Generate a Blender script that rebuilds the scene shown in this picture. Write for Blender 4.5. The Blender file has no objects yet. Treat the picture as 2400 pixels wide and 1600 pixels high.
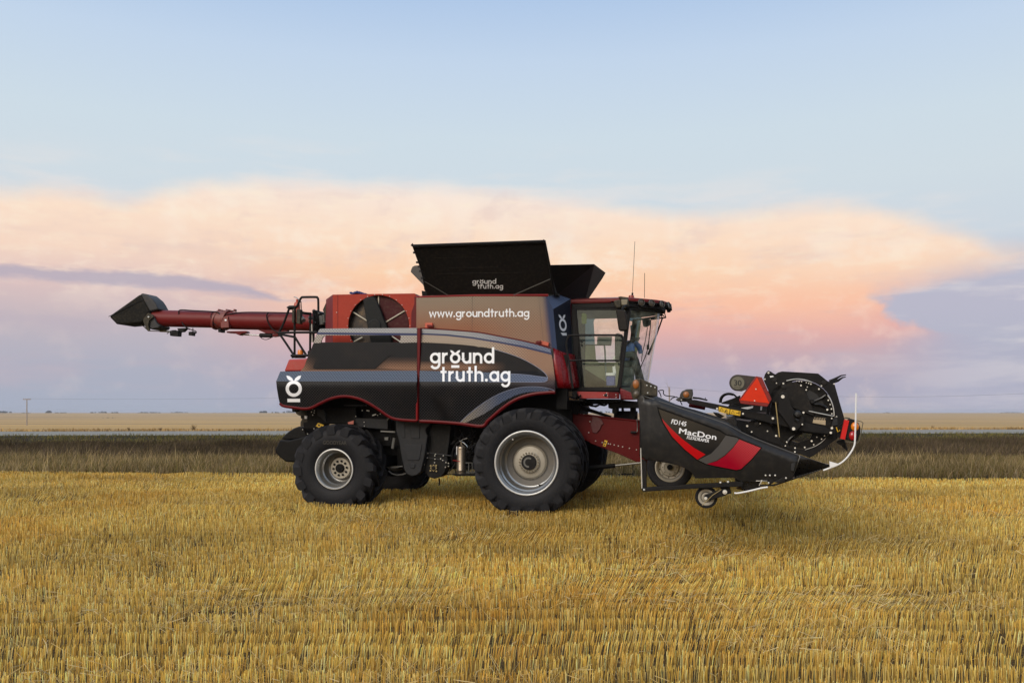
import bpy, math, random
import numpy as np
from mathutils import Vector
from mathutils.geometry import delaunay_2d_cdt

random.seed(7)
rng = np.random.default_rng(11)
scene = bpy.context.scene
C = scene.collection
rad = math.radians

# ------------------------------------------------------------------ camera, world, sun, exposure
H = 1.83                                   # eye height above the stubble
cd = bpy.data.cameras.new('camera')
cam = bpy.data.objects.new('camera', cd); C.objects.link(cam)
cam.location = (0, 0, H); cam.rotation_euler = (rad(90), 0, 0)
cd.lens = 30.0; cd.sensor_width = 36.0; cd.shift_y = 167 / 2400
cd.clip_start = 0.1; cd.clip_end = 20000
scene.camera = cam
scene.view_settings.view_transform = 'Standard'
scene.view_settings.look = 'None'
scene.view_settings.exposure = 0.0
scene.view_settings.gamma = 1.0

def lin(r, g, b, a=1.0):
    f = lambda c: (c / 255 / 12.92) if c <= 10 else ((c / 255 + 0.055) / 1.055) ** 2.4
    return (f(r), f(g), f(b), a)

SUN_AZ, SUN_EL = rad(214), rad(29)         # behind the camera, a little to the left

class N:
    """tiny helper for node graphs"""
    def __init__(s, nt): s.nt = nt
    def n(s, t, **kw):
        o = s.nt.nodes.new(t)
        for k, v in kw.items(): setattr(o, k, v)
        return o
    def put(s, sock, v):
        if hasattr(v, 'is_output'): s.nt.links.new(v, sock)
        else: sock.default_value = v
    def m(s, op, a, b=0.0, c=0.0, clamp=False):
        o = s.n('ShaderNodeMath', operation=op, use_clamp=clamp)
        s.put(o.inputs[0], a); s.put(o.inputs[1], b); s.put(o.inputs[2], c)
        return o.outputs[0]
    def mix(s, f, a, b, mode='MIX'):
        o = s.n('ShaderNodeMix', data_type='RGBA', blend_type=mode)
        s.put(o.inputs[0], f); s.put(o.inputs[6], a); s.put(o.inputs[7], b)
        return o.outputs[2]
    def ramp(s, f, stops, interp='LINEAR'):
        o = s.n('ShaderNodeValToRGB'); cr = o.color_ramp; cr.interpolation = interp
        while len(cr.elements) < len(stops): cr.elements.new(0.5)
        for e, (p, c) in zip(cr.elements, stops): e.position = p; e.color = c
        s.put(o.inputs[0], f); return o.outputs[0]
    def curve(s, f, pts):
        o = s.n('ShaderNodeFloatCurve'); cv = o.mapping.curves[0]
        while len(cv.points) < len(pts): cv.points.new(0.5, 0.5)
        for p, (x, y) in zip(cv.points, pts): p.location = (x, y); p.handle_type = 'AUTO_CLAMPED'
        o.mapping.update(); s.put(o.inputs[1], f); return o.outputs[0]
    def step(s, v, lo, hi):
        o = s.n('ShaderNodeMapRange', interpolation_type='SMOOTHSTEP')
        s.put(o.inputs[0], v); s.put(o.inputs[1], lo); s.put(o.inputs[2], hi); return o.outputs[0]
    def noise(s, vec, scale, detail=4.0, rough=0.55, out=0):
        o = s.n('ShaderNodeTexNoise'); s.put(o.inputs['Vector'], vec)
        o.inputs['Scale'].default_value = scale; o.inputs['Detail'].default_value = detail
        o.inputs['Roughness'].default_value = rough; return o.outputs[out]
    def comb(s, x, y, z):
        o = s.n('ShaderNodeCombineXYZ')
        for k, v in enumerate((x, y, z)): s.put(o.inputs[k], v)
        return o.outputs[0]

world = bpy.data.worlds.new('World'); scene.world = world; world.use_nodes = True
wt = world.node_tree; wt.nodes.clear(); g = N(wt)
gen = g.n('ShaderNodeTexCoord').outputs['Generated']
sep = g.n('ShaderNodeSeparateXYZ'); wt.links.new(gen, sep.inputs[0])
dx, dy, dz = sep.outputs
az = g.m('ARCTAN2', dx, dy)                # azimuth, 0 straight ahead
el = g.m('ARCSINE', dz)                    # elevation
def AE(px, py):                            # azimuth / elevation at which the sky feature stands
    u, v = (px - 1200) / 2000, (967 - py) / 2000
    a = math.atan(u); return a, math.atan(v * math.cos(a))
A0, A1 = -0.8, 0.8
an = g.m('DIVIDE', g.m('SUBTRACT', az, A0), A1 - A0, clamp=True)
def skycurve(pts, k):                      # curve of elevation against azimuth, k = full scale
    c = []
    for px, py in pts:
        a, e = AE(px, py); c.append(((a - A0) / (A1 - A0), max(0.0, min(1.0, e / k))))
    c = [(0.0, c[0][1])] + c + [(1.0, c[-1][1])]
    return g.m('MULTIPLY', g.curve(an, c), k)
nv = g.comb(g.m('MULTIPLY', az, 1.0), g.m('MULTIPLY', el, 2.2), 0.0)
n_big = g.noise(nv, 3.2, 5, 0.55)
n_mid = g.noise(nv, 9.0, 6, 0.6)
n_str = g.noise(g.comb(az, g.m('MULTIPLY', el, 6.0), 3.0), 5.0, 6, 0.6)
n_puff = g.noise(g.comb(az, g.m('MULTIPLY', el, 1.2), 7.0), 26.0, 5, 0.55)
n_fine = g.noise(g.comb(az, g.m('MULTIPLY', el, 3.5), 9.0), 22.0, 6, 0.6)
top = skycurve([(0, 428), (140, 426), (260, 448), (400, 424), (600, 408), (900, 418), (1150, 432), (1400, 462), (1660, 488),
                (1850, 474), (1990, 474), (2120, 492), (2260, 530), (2400, 566)], 0.4)
edge = g.m('ADD', g.m('SUBTRACT', top, el), g.m('MULTIPLY', g.m('SUBTRACT', n_mid, 0.5), 0.030))
m_top = g.step(edge, -0.006, 0.022)
wisp = g.m('MULTIPLY', g.step(edge, -0.060, 0.01), g.step(n_str, 0.45, 0.66))
# right-hand limit of the cloud against elevation: tower, notch under the anvil, and a soft end low down
ex_ = []
for px_, py_ in ((2300, 945), (2290, 890), (2260, 842), (2205, 806), (2178, 786), (2118, 762), (2092, 742), (2076, 722), (2068, 700), (2110, 684), (2180, 658), (2270, 630), (2400, 600), (2560, 560), (2700, 500)):
    a_, e_ = AE(px_, py_); ex_.append((e_ / 0.3, a_ / 0.8))
azr = g.m('MULTIPLY', g.curve(g.m('DIVIDE', el, 0.3, clamp=True), [(0.0, ex_[0][1])] + ex_ + [(1.0, ex_[-1][1])]), 0.8)
sft = g.m('ADD', g.m('MULTIPLY', g.step(el, 0.089, 0.055), 0.22), g.m('ADD', g.m('MULTIPLY', g.step(el, 0.112, 0.18), 0.18), 0.016))
ue = g.m('ADD', g.m('SUBTRACT', azr, az), g.m('MULTIPLY', g.m('ADD', g.m('SUBTRACT', n_puff, 0.5), g.m('SUBTRACT', n_mid, 0.5)), 0.085))
m_und = g.step(g.m('DIVIDE', ue, sft), -1.0, 1.0)
cloud = g.m('MULTIPLY', m_top, m_und)
el_n = g.m('DIVIDE', el, 0.5, clamp=True)
clear = g.ramp(el_n, [(0.0, lin(172, 178, 196)), (0.1, lin(172, 180, 200)), (0.22, lin(180, 190, 212)), (0.36, lin(206, 216, 226)),
                      (0.5, lin(210, 222, 230)), (0.62, lin(207, 222, 233)), (0.78, lin(196, 215, 237)), (1.0, lin(162, 192, 232))])
eln2 = g.m('ADD', el_n, g.m('MULTIPLY', g.m('SUBTRACT', n_big, 0.5), 0.09))
warm = g.ramp(eln2, [(0.0, lin(174, 174, 192)), (0.07, lin(180, 172, 190)), (0.13, lin(202, 172, 180)), (0.185, lin(232, 180, 172)), (0.245, lin(252, 196, 168)),
                     (0.32, lin(254, 210, 174)), (0.40, lin(254, 225, 200)), (0.46, lin(252, 230, 213)), (0.52, lin(250, 236, 226)), (0.58, lin(244, 236, 230))])
cool = g.ramp(eln2, [(0.0, lin(168, 176, 194)), (0.1, lin(176, 178, 194)), (0.2, lin(196, 184, 192)), (0.28, lin(226, 198, 194)), (0.34, lin(248, 218, 198)),
                     (0.42, lin(253, 226, 204)), (0.5, lin(250, 230, 216)), (0.56, lin(244, 230, 222))])
left = g.step(az, -0.12, -0.42)
ccol = g.mix(left, warm, cool)
n_bil = g.noise(g.comb(az, g.m('MULTIPLY', el, 1.6), 4.0), 12.0, 7, 0.62)
ccol = g.mix(g.m('MULTIPLY', g.m('MULTIPLY', g.step(n_bil, 0.50, 0.66), g.step(el, 0.10, 0.16)), 0.55), ccol, lin(255, 240, 222))
ccol = g.mix(g.m('MULTIPLY', g.m('MULTIPLY', g.step(n_bil, 0.48, 0.34), g.step(el, 0.12, 0.2)), 0.40), ccol, lin(226, 200, 194))
ccol = g.mix(g.m('MULTIPLY', g.m('MULTIPLY', g.step(az, 0.10, 0.40), g.step(el, 0.12, 0.17)), 0.45), ccol, lin(254, 232, 214))
n_ray = g.noise(g.comb(g.m('MULTIPLY', az, 3.0), el, 11.0), 7.0, 6, 0.6)
ccol = g.mix(g.m('MULTIPLY', g.m('MULTIPLY', g.step(n_ray, 0.5, 0.72), g.step(el, 0.12, 0.2)), 0.34), ccol, lin(255, 240, 224))
ccol = g.mix(g.m('MULTIPLY', g.m('MULTIPLY', g.step(n_big, 0.52, 0.70), g.step(el, 0.13, 0.2)), 0.30), ccol, lin(222, 202, 200))
ccol = g.mix(g.m('MULTIPLY', g.step(n_str, 0.5, 0.75), 0.34), ccol, lin(218, 194, 192))
ccol = g.mix(g.m('MULTIPLY', g.m('MULTIPLY', g.step(n_fine, 0.48, 0.7), g.step(el, 0.09, 0.16)), 0.38), ccol, lin(255, 238, 214))
ccol = g.mix(g.m('MULTIPLY', g.step(n_puff, 0.5, 0.7), g.m('ADD', 0.10, g.m('MULTIPLY', g.step(az, 0.2, 0.3), 0.18))), ccol, lin(255, 228, 212))
# grey stratus streak low in the left of the cloud
lc = skycurve([(0, 634), (200, 649), (350, 655), (520, 674), (700, 703)], 0.3)
lt = skycurve([(0, 952), (160, 953), (320, 948), (420, 951), (600, 958), (700, 967)], 0.1)
sd = g.m('ABSOLUTE', g.m('ADD', g.m('SUBTRACT', el, lc), g.m('MULTIPLY', g.m('SUBTRACT', n_fine, 0.5), 0.016)))
streak = g.m('MULTIPLY', g.step(g.m('SUBTRACT', lt, sd), -0.004, 0.004), g.step(az, -0.19, -0.25))
ccol = g.mix(g.m('MULTIPLY', streak, 0.85), ccol, lin(184, 175, 190))
low = g.m('MULTIPLY', g.step(n_str, 0.52, 0.66), g.step(el, 0.16, 0.10))
ccol = g.mix(g.m('MULTIPLY', low, 0.25), ccol, lin(170, 168, 190))
blue_r = g.mix(g.step(el, 0.03, 0.12), lin(176, 180, 198), lin(188, 187, 204))
clear = g.mix(g.m('MULTIPLY', g.step(az, 0.3, 0.42), g.step(el, 0.19, 0.12)), clear, blue_r)
ccol = g.mix(g.m('MULTIPLY', g.step(az, 0.40, 0.50), g.step(el, 0.10, 0.075)), ccol, lin(182, 178, 198))
sky = g.mix(g.m('MULTIPLY', wisp, 0.5), clear, lin(238, 230, 226))
sky = g.mix(g.m('MULTIPLY', cloud, g.step(el, -0.02, 0.0)), sky, ccol)
# the sunset side of the sky, behind the camera: bright warm glow round the low sun
sdir = (math.sin(SUN_AZ) * math.cos(SUN_EL), math.cos(SUN_AZ) * math.cos(SUN_EL), math.sin(SUN_EL))
dot = g.n('ShaderNodeVectorMath', operation='DOT_PRODUCT'); wt.links.new(gen, dot.inputs[0]); dot.inputs[1].default_value = sdir
glow = g.m('POWER', g.m('MAXIMUM', dot.outputs['Value'], 0.0), 3.0)
west = g.step(dy, 0.15, -0.5)
sky = g.mix(west, sky, g.ramp(el_n, [(0.0, lin(150, 118, 94)), (0.35, lin(196, 178, 164)), (1.0, lin(176, 200, 228))]))
hot = g.mix(1.0, (1.0, 0.86, 0.68, 1), g.comb(glow, glow, glow), 'MULTIPLY')
nish = g.n('ShaderNodeTexSky', sky_type='NISHITA', sun_disc=False, sun_elevation=SUN_EL, sun_rotation=SUN_AZ)
bgs = g.n('ShaderNodeBackground'); wt.links.new(sky, bgs.inputs[0]); bgs.inputs[1].default_value = 0.98
bgh = g.n('ShaderNodeBackground'); wt.links.new(hot, bgh.inputs[0]); bgh.inputs[1].default_value = 0.45
bgn = g.n('ShaderNodeBackground'); bgn.inputs[1].default_value = 0.03
# the physical sky adds its light on the sunset half only
wt.links.new(g.mix(west, (0, 0, 0, 1), nish.outputs[0]), bgn.inputs[0])
ad = g.n('ShaderNodeAddShader'); ad2 = g.n('ShaderNodeAddShader'); wo = g.n('ShaderNodeOutputWorld')
wt.links.new(bgs.outputs[0], ad.inputs[0]); wt.links.new(bgh.outputs[0], ad.inputs[1])
wt.links.new(ad.outputs[0], ad2.inputs[0]); wt.links.new(bgn.outputs[0], ad2.inputs[1])
wt.links.new(ad2.outputs[0], wo.inputs[0])

sl = bpy.data.lights.new('sun', 'SUN'); sl.energy = 1.75; sl.angle = rad(30); sl.color = (1.0, 0.89, 0.75)
sun = bpy.data.objects.new('sun', sl); C.objects.link(sun)
sun.rotation_euler = Vector(sdir).to_track_quat('Z', 'Y').to_euler()

# ------------------------------------------------------------------ frames and mesh helpers
TH = rad(12)                               # the machine stands turned 12 degrees towards the camera
ORG = Vector((0.75, 17.35, 0))             # centre of its front axle on the ground
cs, sn = math.cos(TH), math.sin(TH)
def loc2w(p): return Vector((ORG.x + p[0] * cs + p[1] * sn, ORG.y - p[0] * sn + p[1] * cs, p[2]))
def rot(v): return (v[0] * cs - v[1] * sn, v[0] * sn + v[1] * cs)      # world direction -> machine frame
_c = rot((-ORG.x, -ORG.y))
def L(px, py, y):
    """machine-frame point of photograph position (px, py) on the machine's lateral plane y (x forward, y away, z up)"""
    d = rot(((px - 1200) / 2000, 1.0)); dzz = (967 - py) / 2000
    t = (y - _c[1]) / d[1]
    return Vector((_c[0] + t * d[0], y, H + t * dzz))
Z = {'a': (600, 660, 4.612), 'b': (950, 540, 4.612), 'c': (1200, 660, 5.2267), 'd': (1450, 840, 3.92), 'e': (620, 900, 4.704),
     'f': (1000, 880, 4.2764), 'g': (230, 650, 4.2764), 'h': (1660, 840, 5.6), 'i': (1500, 880, 7.84), 'j': (980, 740, 6.029),
     'k': (1340, 720, 7.84), 'l': (1280, 880, 8.7115), 'm': (880, 960, 8.7115), 'n': (640, 920, 8.7115), 'o': (1480, 1060, 4.9),
     'r': (640, 680, 8.709), 's': (1420, 680, 13.067)}
def q(z, txt):
    ox, oy, s = Z[z]; return [(ox + float(p.split(',')[0]) / s, oy + float(p.split(',')[1]) / s) for p in txt.split()]
def q1(z, x, y): ox, oy, s = Z[z]; return ox + x / s, oy + y / s
def P3(z, txt, y): return [L(px, py, y) for px, py in q(z, txt)]
def P1(z, x, y, lat): return L(*q1(z, x, y), lat)
def inside(p, poly):
    x, y = p; r = False; j = len(poly) - 1
    for i in range(len(poly)):
        xi, yi = poly[i]; xj, yj = poly[j]
        if (yi > y) != (yj > y) and x < (xj - xi) * (y - yi) / (yj - yi) + xi: r = not r
        j = i
    return r
def spline(pts, k=6):
    out = []; n = len(pts)
    for i in range(n - 1):
        p0, p1, p2, p3 = pts[max(i - 1, 0)], pts[i], pts[i + 1], pts[min(i + 2, n - 1)]
        for t in range(k):
            u = t / k
            out.append(tuple(0.5 * (2 * b + (c - a) * u + (2 * a - 5 * b + 4 * c - d) * u * u + (3 * b - a - 3 * c + d) * u ** 3)
                             for a, b, c, d in zip(p0, p1, p2, p3)))
    out.append(tuple(pts[-1])); return out

SPLIT = set('panel_seam screen_wiper cover_rib actuator actuator_rod auger_bracket axle_plate bottle_bracket cover_hinge hydraulic_hose hydraulic_fitting linkage_rod latch_handle platform_bracket transport_axle straw_stem flange parking_stand paper_notes tow_hitch header_gearbox door_handrail stay_cable white_guide lamp_guard hose_bundle lamp_wiring auger_tube windscreen_frame pivot reel_crank spout_hood lift_cylinder end_tine squeeze_handle rear_pillar reel_lift_cylinder feeder_edge door_catch rear_camera branch warning_label'.split())
class M:
    def __init__(s): s.v = []; s.f = []; s.mi = []; s.c = {}
    def add(s, vs, fs, m=0):
        o = len(s.v); s.v += [Vector(p) for p in vs]
        for f in fs: s.f.append([o + i for i in f]); s.mi.append(m)
        return s
    def box(s, a, b, m=0):
        x0, y0, z0 = a; x1, y1, z1 = b
        return s.hexa([(x0, y0, z0), (x1, y0, z0), (x1, y1, z0), (x0, y1, z0), (x0, y0, z1), (x1, y0, z1), (x1, y1, z1), (x0, y1, z1)], m)
    def hexa(s, p, m=0):
        return s.add(p, [(3, 2, 1, 0), (4, 5, 6, 7), (0, 1, 5, 4), (1, 2, 6, 5), (2, 3, 7, 6), (3, 0, 4, 7)], m)
    def prism(s, pts, y1, m=0, grow=1.0):
        """outline (points on one lateral plane) carried on to the plane y1"""
        n = len(pts); cx = sum(p[0] for p in pts) / n; cz = sum(p[2] for p in pts) / n
        b = [(cx + (p[0] - cx) * grow, y1, cz + (p[2] - cz) * grow) for p in pts]
        ar = sum(pts[i][0] * pts[(i + 1) % n][2] - pts[(i + 1) % n][0] * pts[i][2] for i in range(n))
        fr = list(range(n)) if ar > 0 else list(range(n))[::-1]
        if (y1 < pts[0][1]): fr = fr[::-1]
        fs = [tuple(fr), tuple(n + i for i in fr[::-1])]
        for k in range(n):
            i, j = fr[k], fr[(k + 1) % n]; fs.append((j, i, n + i, n + j))
        return s.add(list(pts) + b, fs, m)
    def plan(s, pts, z0, z1, m=0, top=None):
        n = len(pts); t = top or pts
        fs = [tuple(range(n))[::-1], tuple(range(n, 2 * n))]
        for i in range(n): j = (i + 1) % n; fs.append((i, j, n + j, n + i))
        return s.add([(x, y, z0) for x, y in pts] + [(x, y, z1) for x, y in t], fs, m)
    def tube(s, pts, r, n=8, m=0, closed=False):
        pts = [Vector(p) for p in pts]; k = len(pts); rs = r if isinstance(r, (list, tuple)) else [r] * k
        vs = []; up = None
        for i in range(k):
            a = pts[i - 1] if (i or closed) else pts[i]; b = pts[(i + 1) % k] if (i < k - 1 or closed) else pts[i]
            t = (b - a).normalized()
            if up is None: up = t.cross(Vector((0, 0, 1)) if abs(t.z) < 0.9 else Vector((1, 0, 0))).normalized()
            else: up = (up - t * up.dot(t)).normalized()
            w = t.cross(up)
            for j in range(n):
                an = 2 * math.pi * j / n; vs.append(pts[i] + (up * math.cos(an) + w * math.sin(an)) * rs[i])
        fs = []
        for i in range(k if closed else k - 1):
            for j in range(n):
                a, b = i * n + j, i * n + (j + 1) % n; c, d = ((i + 1) % k) * n + (j + 1) % n, ((i + 1) % k) * n + j
                fs.append((a, b, c, d))
        if not closed: fs += [tuple(range(n))[::-1], tuple(range((k - 1) * n, k * n))]
        return s.add(vs, fs, m)
    def rod(s, a, b, r, n=8, m=0): return s.tube([a, b], r, n, m)
    def rev(s, prof, c, axis, n=32, m=0, caps=True):
        """turn (radius, offset along axis) profile round axis through c"""
        ax = Vector(axis).normalized(); u = ax.cross(Vector((0, 0, 1)) if abs(ax.z) < 0.9 else Vector((1, 0, 0))).normalized(); w = ax.cross(u)
        c = Vector(c); vs = []; k = len(prof)
        for r, o in prof:
            for j in range(n):
                an = 2 * math.pi * j / n; vs.append(c + ax * o + (u * math.cos(an) + w * math.sin(an)) * r)
        fs = [(i * n + j, i * n + (j + 1) % n, (i + 1) * n + (j + 1) % n, (i + 1) * n + j) for i in range(k - 1) for j in range(n)]
        if caps: fs += [tuple(range(n))[::-1], tuple(range((k - 1) * n, k * n))]
        return s.add(vs, fs, m)
    def ball(s, c, r, m=0, n=12):
        r = r if isinstance(r, (list, tuple)) else (r, r, r); vs = []; fs = []
        for i in range(1, n // 2):
            for j in range(n):
                a, b = math.pi * i / (n // 2), 2 * math.pi * j / n
                vs.append((c[0] + r[0] * math.sin(a) * math.cos(b), c[1] + r[1] * math.sin(a) * math.sin(b), c[2] + r[2] * math.cos(a)))
        k = n // 2 - 1
        vs += [(c[0], c[1], c[2] + r[2]), (c[0], c[1], c[2] - r[2])]
        for i in range(k - 1):
            for j in range(n): fs.append((i * n + j, (i + 1) * n + j, (i + 1) * n + (j + 1) % n, i * n + (j + 1) % n))
        for j in range(n): fs.append((k * n, j, (j + 1) % n)); fs.append((k * n + 1, (k - 1) * n + (j + 1) % n, (k - 1) * n + j))
        return s.add(vs, fs, m)
    def sheet(s, outline, y, thick=0.02, holes=(), lines=(), step=10.0, m=0, col=None, fan=None):
        """panel traced as outline / holes / tone lines; y is its lateral plane or a function of the traced position"""
        yf = y if callable(y) else (lambda px, py: y)
        vs = []; es = []
        def loop(pl, closed):
            o = len(vs); vs.extend(Vector(p) for p in pl)
            for i in range(len(pl) - (0 if closed else 1)): es.append((o + i, o + (i + 1) % len(pl)))
        loop(outline, True)
        for h in holes: loop(h, True)
        for l in lines: loop(l, False)
        xs = [p[0] for p in outline]; ys = [p[1] for p in outline]
        if step:
            x = min(xs) + step * 0.5
            while x < max(xs):
                yy = min(ys) + step * 0.5
                while yy < max(ys):
                    if inside((x, yy), outline) and not any(inside((x, yy), h) for h in holes): vs.append(Vector((x + random.uniform(-.1, .1), yy)))
                    yy += step
                x += step
        ov, oe, of = delaunay_2d_cdt(vs, es, [], 0, 1e-4)[:3]
        tri = []
        for f in of:
            cx = sum(ov[i].x for i in f) / len(f); cy = sum(ov[i].y for i in f) / len(f)
            if inside((cx, cy), outline) and not any(inside((cx, cy), h) for h in holes):
                f = list(f)
                a = sum(ov[f[i]].x * ov[f[(i + 1) % 3]].y - ov[f[(i + 1) % 3]].x * ov[f[i]].y for i in range(3))
                tri.append((f if a < 0 else f[::-1], (cx, cy)))
        o = len(s.v); n = len(ov)
        fr = [L(p.x, p.y, yf(p.x, p.y)) for p in ov]
        s.v += fr; s.v += [p + Vector((0, thick, 0)) for p in fr]
        cnt = {}
        for f, cc in tri:
            if col:
                s.c[len(s.f)] = [col(cc, (ov[i].x, ov[i].y)) for i in f]
            s.f.append([o + i for i in f]); s.mi.append(m if fan is None else fan(cc))
            for i in range(3):
                a, b = f[i], f[(i + 1) % 3]; cnt[(a, b)] = cnt.get((a, b), 0) + 1
            if thick: s.f.append([o + n + i for i in f[::-1]]); s.mi.append(m)
        if thick:
            for (a, b) in cnt:
                if (b, a) not in cnt: s.f.append([o + b, o + a, o + n + a, o + n + b]); s.mi.append(m)
        return s
    def pieces(s):
        p = list(range(len(s.v)))
        def f(a):
            while p[a] != a: p[a] = p[p[a]]; a = p[a]
            return a
        for fc in s.f:
            for i in fc[1:]: p[f(i)] = f(fc[0])
        gr = {}
        for k, fc in enumerate(s.f): gr.setdefault(f(fc[0]), []).append(k)
        out = []
        for ks in gr.values():
            b = M(); mp = {}
            for k in ks:
                for i in s.f[k]:
                    if i not in mp: mp[i] = len(b.v); b.v.append(s.v[i])
                b.f.append([mp[i] for i in s.f[k]]); b.mi.append(s.mi[k])
            out.append(b)
        return out
    def build(s, name, mats, parent=None, org=(0, 0, 0), bevel=0.0, ang=32, smooth=True):
        if name in SPLIT and not s.c:
            ps = s.pieces()
            if len(ps) > 1: return [b.build_one(name, mats, parent, org, bevel, ang, smooth) for b in ps][0]
        return s.build_one(name, mats, parent, org, bevel, ang, smooth)
    def build_one(s, name, mats, parent=None, org=(0, 0, 0), bevel=0.0, ang=32, smooth=True):
        me = bpy.data.meshes.new(name); o = Vector(org)
        me.from_pydata([p - o for p in s.v], [], s.f)
        mats = mats if isinstance(mats, (list, tuple)) else [mats]
        for m in mats: me.materials.append(m)
        me.polygons.foreach_set('material_index', s.mi)
        if s.c:
            for k, nm in enumerate(('tone', 'dots')):
                at = me.color_attributes.new(nm, 'FLOAT_COLOR', 'CORNER'); d = np.zeros((len(me.loops), 4), np.float32); d[:, 3] = 1
                for fi, cols in s.c.items():
                    ls = me.polygons[fi].loop_start
                    for i, cc in enumerate(cols): d[ls + i] = cc[k]
                at.data.foreach_set('color', d.ravel())
        if smooth:
            me.polygons.foreach_set('use_smooth', [True] * len(me.polygons)); me.set_sharp_from_angle(angle=rad(ang))
        me.update(); ob = bpy.data.objects.new(name, me); C.objects.link(ob)
        if parent is not None: ob.parent = parent
        if bevel:
            b = ob.modifiers.new('bevel', 'BEVEL'); b.width = bevel; b.segments = 2; b.limit_method = 'ANGLE'; b.angle_limit = rad(40)
        return ob

def thing(name, label, cat, at=(0, 0, 0), group=None):
    """top-level Empty in the machine frame at machine point at"""
    o = bpy.data.objects.new(name, None); C.objects.link(o); o.empty_display_size = 0.3
    o.location = loc2w(at); o.rotation_euler = (0, 0, -TH)
    o['label'] = label; o['category'] = cat
    if group: o['group'] = group
    return o
def part(name, parent, at=(0, 0, 0)):
    o = bpy.data.objects.new(name, None); C.objects.link(o); o.parent = parent; o.location = at; o.empty_display_size = 0.1; return o
def tag(o, label=None, cat=None, group=None, kind=None):
    for k, v in (('label', label), ('category', cat), ('group', group), ('kind', kind)):
        if v: o[k] = v
    return o

# ------------------------------------------------------------------ materials
def mat(name, col, rough=0.5, metal=0.0, var=0.12, dust=0.15, bump=0.0, coat=0.0, scale=3.0, dcol=(0.23, 0.18, 0.12, 1), spec=0.5):
    m = bpy.data.materials.new(name); m.use_nodes = True; t = m.node_tree; h = N(t); b = t.nodes['Principled BSDF']
    co = h.n('ShaderNodeTexCoord').outputs['Object']
    n1 = h.noise(co, scale, 6, 0.6); n2 = h.noise(co, scale * 7, 4, 0.6)
    c = h.mix(h.m('MULTIPLY', h.step(n1, 0.3, 0.7), var * 2), col, tuple(x * 0.55 for x in col[:3]) + (1,))
    nz = h.n('ShaderNodeSeparateXYZ'); t.links.new(h.n('ShaderNodeNewGeometry').outputs['Normal'], nz.inputs[0])
    d = h.m('MULTIPLY', h.m('ADD', h.step(n2, 0.42, 0.75), h.m('MULTIPLY', h.m('MAXIMUM', nz.outputs[2], 0.0), 1.2)), dust, clamp=True)
    t.links.new(h.mix(d, c, dcol), b.inputs['Base Color'])
    t.links.new(h.m('ADD', rough, h.m('MULTIPLY', h.m('SUBTRACT', n2, 0.5), 0.25), clamp=True), b.inputs['Roughness'])
    b.inputs['Metallic'].default_value = metal; b.inputs['Coat Weight'].default_value = coat; b.inputs['Coat Roughness'].default_value = 0.15
    b.inputs['Specular IOR Level'].default_value = spec
    if bump:
        bp = h.n('ShaderNodeBump'); bp.inputs['Strength'].default_value = bump; bp.inputs['Distance'].default_value = 0.01
        t.links.new(n2, bp.inputs['Height']); t.links.new(bp.outputs[0], b.inputs['Normal'])
    return m
RED = mat('red_paint', lin(128, 10, 15), 0.35, coat=0.1, dust=0.05, spec=.25)
REDD = mat('dark_red_paint', lin(96, 8, 14), 0.4, dust=0.03, spec=.2)
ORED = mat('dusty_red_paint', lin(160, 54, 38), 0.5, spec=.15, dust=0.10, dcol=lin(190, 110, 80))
FRED = mat('feeder_red_paint', lin(92, 16, 16), 0.45, dust=0.10, dcol=lin(120, 56, 40), spec=.15)
AUGR = mat('auger_red_paint', lin(108, 24, 25), 0.45, dust=0.12, spec=.25, dcol=lin(110, 78, 62))
BLK = mat('black_paint', lin(26, 25, 25), 0.5, dust=0.03, spec=0.15)
BLKG = mat('black_gloss_plastic', lin(20, 20, 21), 0.3, dust=0.03, spec=0.35)
SHLD = mat('black_shield_plastic', lin(30, 30, 31), 0.38, dust=0.05, bump=0.05, scale=2.0, spec=0.32)
FLAP = mat('tank_cover_black', lin(22, 20, 19), 0.6, dust=0.06, bump=0.25, spec=0.2)
DARK = mat('greasy_black_steel', lin(13, 13, 13), 0.6, dust=0.05, scale=6, spec=0.12)
DGRY = mat('dark_grey_casting', lin(44, 45, 47), 0.55, dust=0.05, spec=0.15)
GREY = mat('grey_steel', lin(96, 96, 92), 0.45, dust=0.18)
OLIV = mat('dusty_grey_bracket', lin(58, 54, 45), 0.6, dust=0.2, spec=.15)
RUB = mat('tyre_rubber', lin(24, 25, 29), 0.62, dust=0.20, bump=0.2, scale=5, dcol=lin(70, 62, 52), spec=0.2)
RIMM = mat('silver_rim_paint', lin(168, 168, 166), 0.32, metal=0.85, dust=0.12, dcol=lin(150, 138, 118))
LIPM = mat('rim_lip_highlight', lin(205, 205, 202), 0.35, metal=.4, dust=.06)  # lip highlight put into a brighter copy of the rim paint
DISC = mat('shaded_wheel_disc', lin(92, 90, 86), 0.45, metal=.2, dust=.2)  # recess shade put into a darker copy of the rim paint
HUBM = mat('dusty_hub_paint', lin(168, 162, 148), 0.5, metal=0.2, dust=0.25)
ZINC = mat('zinc_bolt', lin(225, 222, 212), 0.3, metal=0.35, dust=0.05)
WHT = mat('white_paint', lin(232, 232, 230), 0.45, dust=0.05, var=0.04)
VINYL = mat('white_vinyl', lin(233, 234, 236), 0.4, dust=0.02, var=0.02)
STEEL = mat('polished_steel', lin(200, 198, 190), 0.22, metal=0.9, dust=0.05)
CAN = mat('brushed_can', lin(150, 138, 122), 0.3, metal=0.85, dust=0.1)
ORNG = mat('orange_reflector', lin(214, 50, 18), 0.35, spec=.2, dust=0.04, var=0.10, scale=14)
TRIR = mat('dark_red_reflector', lin(128, 22, 18), 0.3, dust=0.05)
REDR = mat('red_reflector', lin(205, 16, 14), 0.3, dust=0.03)
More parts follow.
